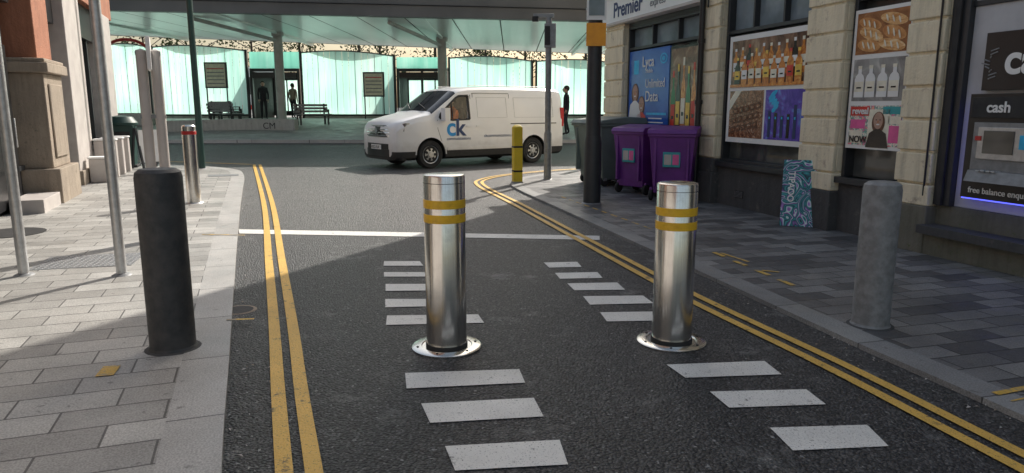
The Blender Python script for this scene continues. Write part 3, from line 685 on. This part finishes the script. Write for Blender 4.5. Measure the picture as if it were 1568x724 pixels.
for cx in (-22.5,-9.9,-2.97,9.5):
    cy=31.0; zt=zn(cx)+(zf(cx)-zn(cx))*.56
    b.lathe([(.24,0),(.24,.1),(.19,.14),(.19,zt-gz(cy)-.3),(.25,zt-gz(cy)-.25),(.25,zt-gz(cy)-.12)],'column',(cx,cy,gz(cy)+.11),n=24)
    for dx,dy in ((-1.3,-5.4),):
        y2=cy+dy; t=(y2-YN)/(YF-YN); x2=cx+dx; z2=zn(x2)+(zf(x2)-zn(x2))*t
        b.rod((cx,cy,zt-.35),(x2,y2,z2-.06),.07,'column',12)
b.build('columns',parent=S)
b=MB()
for cx in (-22.5,-16,-9.9,-2.97,3,9.5):
    y0,y1=near(cx)+.35,YF-.1
    t0=(y0-YN)/(YF-YN);z0=zn(cx)+(zf(cx)-zn(cx))*t0;z1=zf(cx)
    b.add([(cx-.06,y0,z0-.03),(cx+.06,y0,z0-.03),(cx+.06,y1,z1-.15),(cx-.06,y1,z1-.15),(cx-.06,y0,z0),(cx+.06,y0,z0),(cx+.06,y1,z1),(cx-.06,y1,z1)],[(0,1,2,3),(0,4,5,1),(0,3,7,4),(1,5,6,2)],'soffit')
b.build('roof_beams',parent=S)
b=MB(); pv=None
for k in range(13):
    a=math.pi*(.15+.7*k/12); p=(-17.6-1.1*math.cos(a),33.4,4.05+.75*math.sin(a)-.3)
    if pv: b.rod(pv,p,.07,'red',10)
    pv=p
b.rod((-18.55,33.4,gz(33.4)+.1),(-18.55,33.4,4.1),.05,'frame',10); b.rod((-16.65,33.4,gz(33.4)+.1),(-16.65,33.4,4.1),.05,'frame',10)
b.build('red_entrance_arch')
def board(x,y,z0,z1,w):
    b=MB(); g=gz(y)+.11
    b.box(-w/2,w/2,-.05,.05,z0-g,z1-g,'frame'); b.box(-w/2+.07,w/2-.07,-.058,-.05,z0-g+.07,z1-g-.07,'p_cream')
    for k in range(5): b.box(-w/2+.12,w/2-.12,-.061,-.058,z0-g+.2+.17*k,z0-g+.24+.17*k,'galv' if k<4 else 'p_red')
    for x_ in(-w/2+.05,w/2-.05): b.rod((x_,0,0),(x_,0,z0-g),.03,'frame')
    b.build('timetable_board',(x,y,g))
board(-14.0,34.4,2.35,3.55,1.05); board(-6.55,34.4,1.95,3.1,1.0)
def bench(x,y,rz,w=1.6):
    b=MB()
    for k in range(4): b.box(-w/2,w/2,-.24+.12*k,-.15+.12*k,.43,.47,'galv')
    for k in range(3): b.box(-w/2,w/2,.26+.02*k,.29+.02*k,.52+.13*k,.62+.13*k,'galv')
    for x_ in(-w/2+.15,w/2-.15):
        b.box(x_-.03,x_+.03,-.24,.28,.37,.43,'frame'); b.box(x_-.03,x_+.03,-.2,-.14,0,.37,'frame'); b.box(x_-.03,x_+.03,.2,.28,0,.37,'frame'); b.box(x_-.03,x_+.03,.28,.33,.4,.9,'frame')
        b.box(x_-.03,x_+.03,-.24,.28,.62,.66,'frame'); b.box(x_-.03,x_+.03,-.24,-.2,.43,.62,'frame')
    b.build('metal_bench',(x,y,gz(y)+.11),rz)
bench(-8.45,30.6,rad(35),1.5); bench(-12.3,31.0,rad(150),1.7); bench(-12.9,32.6,rad(150),1.5)
b=MB(); n=16
for k in range(n):
    t0,t1=k/n,(k+1)/n
    f=lambda t:(-13.4+4.9*t, 27.4+1.0*math.sin(t*2.4))
    (xa,ya),(xb,yb)=f(t0),f(t1); z=gz(ya)+.11
    b.add([(xa,ya,z-.1),(xb,yb,z-.1),(xb,yb,z+.42),(xa,ya,z+.42),(xa,ya+.5,z-.1),(xb,yb+.5,z-.1),(xb,yb+.5,z+.42),(xa,ya+.5,z+.42)],[(0,1,2,3),(3,2,6,7),(5,4,7,6),(0,3,7,4),(1,5,6,2)],'concrete')
w=b.build('low_concrete_wall',smooth=False)
text('graffiti','CM',.34,(-9.7,27.95,gz(28.1)+.18),w,'blackm')
b=MB(); b.box(-1.2,1.2,-.5,.5,0,.5,'concrete'); b.box(-1.1,1.1,-.4,.4,.5,.52,'moss'); b.build('planter',(-16.5,30.5,gz(30.5)+.1),bevel=.03)
b=MB(); L=10
prof=[(0,.35),(0,2.2),(.15,2.95),(.5,3.1),(L-.2,3.1),(L,2.9),(L,.35)]
b.prism(prof,0,2.5,'white')
b.box(.7,L-.5,-.01,0,1.35,2.45,'dkglass'); b.prism([(-.012,1.2),(-.012,2.15),(.11,2.8),(.14,2.8),(.02,2.1),(.02,1.2)],.15,2.35,'dkglass')
b.box(.2,L-.2,-.012,0,.4,.7,'p_red')
for x in (2.2,7.6):
    for y_ in (-.02,2.22): b.lathe([(.2,0),(.46,0),(.48,.05),(.48,.25),(.2,.28)],'rubber',T=Matrix.Translation((x,y_+.28,.48))@Matrix.Rotation(math.pi/2,4,'X'),n=28)
for x in (1.9,3.1,4.3,5.5,6.7,7.9): b.box(x,x+.08,-.014,-.01,1.35,2.45,'white')
b.build('parked_bus',(-24.5,43,gz(43)+.11),rad(25),bevel=.04)

# ------------------------------------------------------------------ distant trees
def leaf():
    m,nt,b_=newmat('tree_foliage'); v=coords(nt)
    nt.links.new(ramp(nt,noise(nt,v,.9,3,.6),[(.3,(.018,.030,.010)),(.5,(.045,.065,.018)),(.7,(.075,.085,.03))]),b_.inputs['Base Color']); b_.inputs['Roughness'].default_value=.9; b_.inputs['Specular IOR Level'].default_value=.15; return m
M['leaf']=leaf(); M['bark']=pm('bark',(.06,.045,.035),None,10,.9)
b=MB(); rng=random.Random(5)
for t in range(17):
    x=-42+4.0*t+rng.uniform(-1,1); y=58+rng.uniform(-3,5); h=rng.uniform(7,10.5); z=gz(y)
    b.lathe([(.2,0),(.12,h*.5),(.03,h*.95)],'bark',(x,y,z),n=8)
    cl=[]
    for k in range(14):
        a=rng.uniform(0,6.28); z0=h*rng.uniform(.3,.8); r=rng.uniform(1,2.4); e=Vector((x+r*math.cos(a),y+r*math.sin(a),z+z0+rng.uniform(.6,1.6))); cl.append(e)
        b.rod((x,y,z+z0),tuple(e),.03,'bark',5)
    for k in range(620):
        e=rng.choice(cl); c=e+Vector((rng.gauss(0,.5),rng.gauss(0,.5),rng.gauss(0,.42)))
        s=rng.uniform(.07,.17); u=Vector((rng.uniform(-1,1),rng.uniform(-1,1),rng.uniform(-1,1))).normalized(); w_=u.orthogonal().normalized()
        b.add([c-u*s,c+w_*s*.6,c+u*s,c-w_*s*.6],[(0,1,2,3)],'leaf')
b.build('distant_trees',recalc=False,smooth=False)

# ------------------------------------------------------------------ people
def person(name,loc,rz,top,legs,J=None,scale=1,parent=None,hairm='hair',skinm='skin'):
    base={'pel':((0,0,.95),.13),'wai':((0,0,1.10),.12),'che':((0,.0,1.32),.145),'nek':((0,0,1.49),.055),'hb':((0,-.01,1.57),.078),'hd':((0,-.015,1.645),.092),'ht':((0,0,1.71),.07),
    'sL':((.17,0,1.42),.062),'eL':((.22,.03,1.15),.045),'wL':((.21,-.05,.91),.03),'hL':((.205,-.07,.85),.034),
    'sR':((-.17,0,1.42),.062),'eR':((-.22,.03,1.15),.045),'wR':((-.21,-.05,.91),.03),'hR':((-.205,-.07,.85),.034),
    'pL':((.09,0,.9),.09),'kL':((.10,-.06,.5),.062),'aL':((.10,-.02,.09),.042),'tL':((.11,-.17,.045),.036),
    'pR':((-.09,0,.9),.09),'kR':((-.10,.02,.5),.062),'aR':((-.10,.14,.11),.042),'tR':((-.11,0,.045),.036)}
    if J: 
        for k,v in J.items(): base[k]=(v,base[k][1])
    ed=[('pel','wai'),('wai','che'),('che','nek'),('nek','hb'),('hb','hd'),('hd','ht')]
    for s in 'LR': ed+=[('che','s'+s),('s'+s,'e'+s),('e'+s,'w'+s),('w'+s,'h'+s),('pel','p'+s),('p'+s,'k'+s),('k'+s,'a'+s),('a'+s,'t'+s)]
    bm=bmesh.new(); lay=bm.verts.layers.skin.verify(); V={}
    for k,(p,r) in base.items():
        v=bm.verts.new(p); v[lay].radius=(r*(1.25 if k in('che','wai','pel') else 1),r); V[k]=v
    V['pel'][lay].use_root=True
    for a,c in ed: bm.edges.new((V[a],V[c]))
    for s,sg in (('L',1),('R',-1)):
        hp=Vector(base['h'+s][0]); wp=Vector(base['w'+s][0]); dr=(hp-wp).normalized(); sd=dr.cross(Vector((1,0,0))).normalized()
        for i in range(5):
            off=sd*(-.026+.013*i); ln=(.045,.075,.085,.078,.06)[i]
            a=bm.verts.new(hp+off); c=bm.verts.new(hp+off*1.3+dr*ln*.6); e=bm.verts.new(hp+off*1.2+dr*ln+Vector((-sg*.015,0,0)))
            for v in(a,c,e): v[lay].radius=(.008,.008)
            bm.edges.new((V['h'+s],a)); bm.edges.new((a,c)); bm.edges.new((c,e))
    me=bpy.data.meshes.new(name+'_sk'); bm.to_mesh(me); bm.free()
    o=bpy.data.objects.new(name+'_sk',me); COL.objects.link(o)
    o.modifiers.new('s','SKIN'); sb=o.modifiers.new('d','SUBSURF'); sb.levels=1; sb.render_levels=1
    dg=bpy.context.evaluated_depsgraph_get(); me2=bpy.data.meshes.new_from_object(o.evaluated_get(dg)); bpy.data.objects.remove(o)
    b=MB()
    P={k:Vector(v[0]) for k,v in base.items()}
    def segd(p,a,c):
        ab=c-a;t=max(0,min(1,(p-a).dot(ab)/ab.length_squared)); return (p-a-ab*t).length
    zones=[(top,('pel','wai')),(top,('wai','che')),(top,('che','nek')),(skinm,('hb','hd')),(skinm,('hd','ht'))]
    for s in'LR': zones+=[(top,('che','s'+s)),(top,('s'+s,'e'+s)),(top,('e'+s,'w'+s)),(skinm,('w'+s,'h'+s)),(legs,('pel','p'+s)),(legs,('p'+s,'k'+s)),(legs,('k'+s,'a'+s)),('blackm',('a'+s,'t'+s))]
    vs=[v.co.copy() for v in me2.vertices]
    for pl in me2.polygons:
        c=pl.center; mt=min(zones,key=lambda z:segd(c,P[z[1][0]],P[z[1][1]]))[0]
        b.f.append(list(pl.vertices)); b.m.append(b.mi(mt))
    b.v=[tuple(v) for v in vs]
    h=P['hd']
    b.sphere(h+Vector((0,.02,.03)),.108,hairm,16,10,(.95,1.05,1.0))
    b.sphere(h+Vector((0,-.03,-.02)),.092,skinm,16,10,(.85,1,1.15))
    for s in(-1,1): b.sphere(h+Vector((s*.033,-.115,0)),.012,'blackm',8,6); b.sphere(h+Vector((s*.088,0,-.01)),.022,skinm,8,6,(.5,1,1.4))
    b.sphere(h+Vector((0,-.122,-.03)),.014,skinm,8,6,(.8,1,1.6)); b.sphere(h+Vector((0,-.108,-.07)),.02,'p_red',8,6,(1.1,.5,.3))
    ob=b.build(name,loc,rz,parent=parent,ang=60); ob.scale=(scale,)*3; return ob
M['beige']=pm('beige_cloth',(.3,.25,.2),None,20,.9)
g=gz(34)+.11
person('person',(-11.55,33.6,gz(33.6)+.11),rad(20),'dark_cloth','dark_cloth'); person('person',(-11.0,34.2,g),rad(-60),'dark_cloth','dark_cloth',scale=.97)
person('person',(-10.6,35.0,g),rad(170),'beige','dark_cloth',scale=.95)
person('person',(1.97,26.2,gz(26.2)+.11),rad(-80),'dark_cloth','dark_cloth')

# ------------------------------------------------------------------ van
def vpaint():
    m,nt,b_=newmat('white_van_paint'); v=coords(nt)
    c=ramp(nt,noise(nt,v,1.5,4,.6),[(.3,(.90,.90,.90)),(.75,(.83,.83,.83))])
    sx=N(nt,'ShaderNodeSeparateXYZ'); tc=N(nt,'ShaderNodeTexCoord'); nt.links.new(tc.outputs['Object'],sx.inputs[0])
    ad=N(nt,'ShaderNodeMath',operation='MULTIPLY_ADD'); nt.links.new(noise(nt,v,5,4,.7),ad.inputs[0]); ad.inputs[1].default_value=.5; nt.links.new(sx.outputs[2],ad.inputs[2])
    c=mix(nt,ramp(nt,ad.outputs[0],[(.62,.45),(.95,0.0)]),c,(.40,.37,.33))
    nt.links.new(c,b_.inputs['Base Color'])
    b_.inputs['Roughness'].default_value=.28; b_.inputs['Coat Weight'].default_value=.5; b_.inputs['Coat Roughness'].default_value=.06; return m
M['van']=vpaint(); M['van_blk']=pm('van_black_plastic',(.02,.02,.021),(.03,.03,.03),10,.6); M['chrome']=pm('chrome',(.8,.8,.81),None,10,.12,1)
M['lamp']=pm('headlamp_lens',(.35,.37,.4),(.2,.22,.25),12,.08,.6)
m,nt,bb=newmat('headlamp_lit'); bb.inputs['Base Color'].default_value=(.9,.85,.6,1); bb.inputs['Emission Color'].default_value=(1,.9,.6,1); bb.inputs['Emission Strength'].default_value=1.5; M['drl']=m
VT=rad(36)
van=empty('delivery_van',(-3.26,17.38,0.0),VT)
st=[(0,.74,.30,.84),(.015,.82,.25,.96),(.05,.89,.22,1.04),(.13,.935,.21,1.11),(.30,.96,.21,1.18),(.6,.975,.21,1.255),(.90,.975,.21,1.32),(.98,.975,.21,1.36),(1.70,.97,.21,1.855),(1.80,.97,.21,1.90),(2.05,.97,.21,1.94),(2.6,.97,.21,1.965),(4.2,.97,.21,1.97),(4.85,.965,.21,1.95),(5.0,.95,.22,1.92),(5.06,.93,.26,1.86),(5.08,.88,.34,1.76)]
def section(w,zb,h):
    zs=min(1.12,h-.16); t=.13; k=t*(h-zs) if h>1.3 else .04
    e=min(.16,(h-zs)*.6)
    return [(0,zb),(w*.88,zb),(w*.985,zb+.06),(w,.42),(w,(.42+zs)/2),(w,zs),(w-k*.5,zs+(h-e-zs)*.5),(w-k,h-e),(w-k-.035,h-e*.45),(w-k-.11,h-e*.12),(w-k-.30,h),(0,h+.018)]
vs=[];fs=[];ms=[]; ringN=22
for (x,w,zb,h) in st:
    S_=section(w,zb,h); ring=[(x,y,z) for y,z in S_]+[(x,-y,z) for y,z in reversed(S_[1:-1])]
    vs+=ring
for j in range(len(st)-1):
    for k in range(ringN):
        k2=(k+1)%ringN; fs.append((j*ringN+k,j*ringN+k2,(j+1)*ringN+k2,(j+1)*ringN+k))
        kk=k if k<11 else ringN-1-k
        mt=0
        if kk<=2: mt=1
        if j==7 and kk>=8: mt=2
        ms.append(mt)
fs.append(tuple(range(ringN))); ms.append(0); e0=(len(st)-1)*ringN; fs.append(tuple(reversed(range(e0,e0+ringN)))); ms.append(0)
me=bpy.data.meshes.new('body'); me.from_pydata(vs,[],fs)
for k in ['van','van_blk','windscreen','blackm']: me.materials.append(M[k])
me.polygons.foreach_set('material_index',ms)
bm=bmesh.new(); bm.from_mesh(me); bmesh.ops.recalc_face_normals(bm,faces=bm.faces); bm.to_mesh(me); bm.free()
body=bpy.data.objects.new('body',me); COL.objects.link(body)
cut=[]
def cutter(mb): 
    o=mb.build('cutter'); cut.append(o); md=body.modifiers.new('b','BOOLEAN'); md.operation='DIFFERENCE'; md.solver='EXACT'; md.object=o
c=MB(); c.prism([(1.14,.80),(1.14,1.26),(1.68,1.70),(1.82,1.79),(2.15,1.80),(2.15,.80)],-.83,.83,'van'); cutter(c)
WIN=[(1.18,1.20),(1.22,1.30),(1.68,1.68),(1.78,1.73),(2.04,1.74),(2.04,1.17),(1.55,1.15)]
c=MB(); c.prism(WIN,-1.2,1.2,'van'); cutter(c)
for wx in (.93,4.03):
    for sg in (-1,1):
        c=MB(); T=Matrix.Translation((wx,sg*.88,.34))@Matrix.Rotation(math.pi/2,4,'X'); c.lathe([(.405,-.22),(.405,.22)],'van',T=T,n=40); cutter(c)
dg=bpy.context.evaluated_depsgraph_get(); me2=bpy.data.meshes.new_from_object(body.evaluated_get(dg))
bpy.data.objects.remove(body)
for o in cut: bpy.data.objects.remove(o)
for p in me2.polygons:
    cc=p.center
    if abs(cc.y)<.835 and 1.12<cc.x<2.17 and .78<cc.z<1.81 and cc.z< (1.275+(cc.x-1.14)*.83 if cc.x<1.68 else 1.81): p.material_index=3
    for wx in(.93,4.03):
        d=math.hypot(cc.x-wx,cc.z-.34)
        if d<.41 and abs(cc.y)<.968 and cc.z>.2: p.material_index=1
me2.polygons.foreach_set('use_smooth',[True]*len(me2.polygons)); me2.set_sharp_from_angle(angle=rad(28))
bo=bpy.data.objects.new('body',me2); COL.objects.link(bo); bo.parent=van
def yside(z): return .972 if z<1.12 else .972-.155*(z-1.12)
b=MB()
for sg in (-1,1):
    b.add([(x,sg*(yside(z)-.022),z) for x,z in WIN],[tuple(range(len(WIN)))],'cabglass')
b.build('side_glass',parent=van,recalc=False,smooth=False)
b=MB()
def seam(p0,p1,w=.010,m='van_blk',sg=-1,e=.003):
    (x0,z0),(x1,z1)=p0,p1; d=Vector((x1-x0,z1-z0)).normalized(); n=Vector((-d.y,d.x))*w/2
    P=[(x0+n.x,z0+n.y),(x1+n.x,z1+n.y),(x1-n.x,z1-n.y),(x0-n.x,z0-n.y)]
    b.add([(x,sg*(yside(z)+e),z) for x,z in P]+[(x,sg*(yside(z)-.01),z) for x,z in P],[(0,1,2,3),(4,7,6,5),(0,4,5,1),(1,5,6,2),(2,6,7,3),(3,7,4,0)],m)
for sg in(-1,1):
    for k in range(len(WIN)): seam(WIN[k],WIN[(k+1)%len(WIN)],.045,'van_blk',sg,.004)
    seam((1.55,1.16),(1.55,1.58),.02,'van_blk',sg)
    seam((1.30,.42),(1.12,.95),sg=sg); seam((1.12,.95),(1.12,1.16),sg=sg); seam((2.10,.44),(2.10,1.76),sg=sg); seam((1.32,.43),(2.10,.43),sg=sg)
    seam((3.28,.44),(3.28,1.78),sg=sg); seam((2.16,1.80),(3.28,1.80),sg=sg); seam((2.17,.44),(2.17,1.80),sg=sg)
    seam((3.28,1.04),(4.80,1.04),.022,sg=sg)
    for x0,x1 in ((2.28,3.18),(3.42,4.70)):
        for a,c_ in (((x0,1.20),(x1,1.20)),((x1,1.20),(x1,1.70)),((x1,1.70),(x0,1.70)),((x0,1.70),(x0,1.20))): seam(a,c_,.009,'steel_plain',sg)
    b.box(1.92,2.06,sg*.975,sg*.995,.98,1.02,'van'); b.box(2.22,2.34,sg*.975,sg*.995,.98,1.02,'van')
    b.box(1.38,3.55,sg*.965,sg*.985,.43,.50,'van')
    b.box(1.20,1.34,sg*1.00,sg*1.20,1.14,1.44,'van'); b.box(1.325,1.35,sg*1.01,sg*1.19,1.16,1.42,'van_blk'); b.box(1.24,1.32,sg*.93,sg*1.01,1.18,1.24,'van_blk')
    b.box(4.98,5.085,sg*.87,sg*.945,.95,1.45,'red')
    for wx in(.93,4.03):
        for k in range(14):
            a0=math.pi*k/14;a1=math.pi*(k+1)/14; r0,r1=.402,.43
            P=[(wx+r*math.cos(a),.34+r*math.sin(a)) for r,a in((r0,a0),(r1,a0),(r1,a1),(r0,a1))]
            b.add([(x,sg*.982,z) for x,z in P]+[(x,sg*.955,z) for x,z in P],[(0,1,2,3),(0,4,5,1),(1,5,6,2),(2,6,7,3),(3,7,4,0)],'van')
    b.rod((2.1,sg*.78,1.985),(4.7,sg*.78,1.985),.010,'steel_plain')
b.rod((1.02,-.55,1.42),(1.22,.15,1.56),.010,'van_blk'); b.rod((1.02,.25,1.42),(1.22,.75,1.56),.010,'van_blk')
b.build('side_trim',parent=van)
def xf(y,z):
    w=max(0,(z-.84))*.32; return w+.20*(abs(y)/.93)**4
def ribn(b,y0,y1,z0,z1,off,m,z0b=None,z1b=None,n=14):
    z0b=z0 if z0b is None else z0b; z1b=z1 if z1b is None else z1b
    vs=[];fs=[]
    for k in range(n+1):
        t=k/n;y=y0+(y1-y0)*t; a=z0+(z0b-z0)*t;c_=z1+(z1b-z1)*t
        vs+=[(xf(y,a)+off,y,a),(xf(y,c_)+off,y,c_),(xf(y,c_)+.08,y,c_),(xf(y,a)+.08,y,a)]
    for k in range(n):
        o=4*k
        for i in range(4): fs.append((o+i,o+(i+1)%4,o+4+(i+1)%4,o+4+i))
    fs+= [(0,3,2,1),(4*n,4*n+1,4*n+2,4*n+3)]
    b.add(vs,fs,m)
b=MB()
ribn(b,-.93,.93,.22,.62,-.03,'van_blk'); ribn(b,-.60,.60,.30,.47,-.04,'black')
ribn(b,-.93,.93,.60,.74,-.036,'van')
ribn(b,-.62,.62,.755,1.01,-.025,'black')
for z in (.78,.85,.92): ribn(b,-.60,.60,z,z+.024,-.038,'chrome')
ribn(b,-.13,.13,.80,1.00,-.045,'black')
b.add([(xf(0,.9)-.064,0,.80),(xf(0,.9)-.064,.08,.90),(xf(0,.9)-.064,0,1.00),(xf(0,.9)-.064,-.08,.90)],[(0,1,2,3)],'chrome')
for sg in(-1,1):
    ribn(b,sg*.62,sg*.95,.81,1.01,-.03,'lamp',.90,1.09,10); ribn(b,sg*.62,sg*.94,.79,.815,-.036,'drl',.875,.90,10); ribn(b,sg*.60,sg*.625,.79,.99,-.036,'drl',.79,.99,2)
    ribn(b,sg*.70,sg*.88,.36,.50,-.042,'black'); ribn(b,sg*.72,sg*.80,.40,.46,-.047,'lamp')
b.box(-.055,-.04,-.26,.26,.46,.57,'white')
ribn(b,-.62,.62,1.015,1.035,-.028,'chrome')
b.build('front_end',parent=van)
text('number_plate','KR23 FUF',.10,(-.057,.24,.48),van,'black',rot=(math.pi/2,0,-math.pi/2))
b=MB()
for wx in(.93,4.03):
    for sg in(-1,1):
        T=Matrix.Translation((wx,sg*.84,.335))@Matrix.Rotation(-sg*math.pi/2,4,'X')
        b.lathe([(.20,-.12),(.31,-.12),(.335,-.09),(.335,.09),(.31,.12),(.225,.12),(.215,.09)],'rubber',T=T,n=40)
        b.lathe([(.215,.06),(.215,.10),(.19,.085),(.07,.10),(.06,.12),(.0001,.12)],'steel_plain',T=T,n=40)
        for k in range(7):
            a=2*math.pi*k/7; R=T@Matrix.Rotation(a,4,'Z'); b.box(.085,.19,-.03,.03,.088,.1,'blackm',T=R)
b.build('wheels',parent=van)
M['logo']=pm('logo_blue',(.01,.36,.85),None,8,.4); M['logod']=pm('logo_dark',(.03,.07,.2),None,8,.4)
text('logo_c','c',.62,(1.36,-.978,.78),van,'logo',bold=.012,ext=.001); text('logo_k','k',.56,(1.62,-.978,.78),van,'logod',bold=.014,ext=.001)
text('logo_text','communications',.105,(1.36,-.978,.67),van,'logod',ext=.001)
text('web_text','ckcommunications.co.uk',.11,(2.45,-.978,.72),van,'logod',ext=.001)
sit={'pel':(0,0,.45),'wai':(0,.02,.58),'che':(0,.03,.80),'nek':(0,0,.97),'hb':(0,-.02,1.05),'hd':(0,-.03,1.12),'ht':(0,-.02,1.19),
'sL':(.17,.02,.90),'eL':(.22,-.12,.68),'wL':(.16,-.36,.72),'hL':(.14,-.42,.74),'sR':(-.17,.02,.90),'eR':(-.22,-.12,.68),'wR':(-.16,-.36,.72),'hR':(-.14,-.42,.74),
'pL':(.1,-.05,.44),'kL':(.12,-.42,.46),'aL':(.12,-.45,.1),'tL':(.12,-.58,.05),'pR':(-.1,-.05,.44),'kR':(-.12,-.42,.46),'aR':(-.12,-.45,.1),'tR':(-.12,-.58,.05)}
for y_ in (-.55,.42):
    person('occupant',(1.78,y_,.46),rad(-90),'hivis','dark_cloth',J=sit,parent=van)
b=MB()
for y_ in(-.55,.42): b.box(1.92,2.04,y_-.22,y_+.22,.82,1.42,'blackm'); b.box(1.94,2.02,y_-.12,y_+.12,1.42,1.62,'blackm')
b.build('seats',parent=van,bevel=.03)

# ------------------------------------------------------------------ light, world, camera
SX,SY,EL=.42,.9075,38
sd=Vector((SX*math.cos(rad(EL)),SY*math.cos(rad(EL)),math.sin(rad(EL)))).normalized()
L=bpy.data.lights.new('sun','SUN'); L.energy=5; L.angle=rad(.5); L.color=(1,.94,.85)
lo=bpy.data.objects.new('sun',L); COL.objects.link(lo); lo.rotation_euler=sd.to_track_quat('Z','Y').to_euler()
W=bpy.data.worlds.new('World'); SC.world=W; W.use_nodes=True; nt=W.node_tree
sk=nt.nodes.new('ShaderNodeTexSky'); sk.sky_type='NISHITA'; sk.sun_disc=False; sk.sun_elevation=rad(EL); sk.sun_rotation=math.atan2(SX,SY)
sk.air_density=1.6; sk.dust_density=4.0; sk.ozone_density=.8
hs=nt.nodes.new('ShaderNodeHueSaturation'); hs.inputs['Saturation'].default_value=.75; nt.links.new(sk.outputs[0],hs.inputs['Color'])
bg=nt.nodes['Background']; bg.inputs[1].default_value=.145; nt.links.new(hs.outputs[0],bg.inputs[0])
cam=bpy.data.cameras.new('camera'); co=bpy.data.objects.new('camera',cam); COL.objects.link(co)
cam.sensor_width=36; cam.lens=1087/1568*36; cam.clip_end=3000; cam.clip_start=.05
co.location=(0,0,1.45); co.rotation_euler=(rad(90-10.3),0,0); SC.camera=co
SC.view_settings.view_transform='Standard'; SC.view_settings.look='None'; SC.view_settings.exposure=0
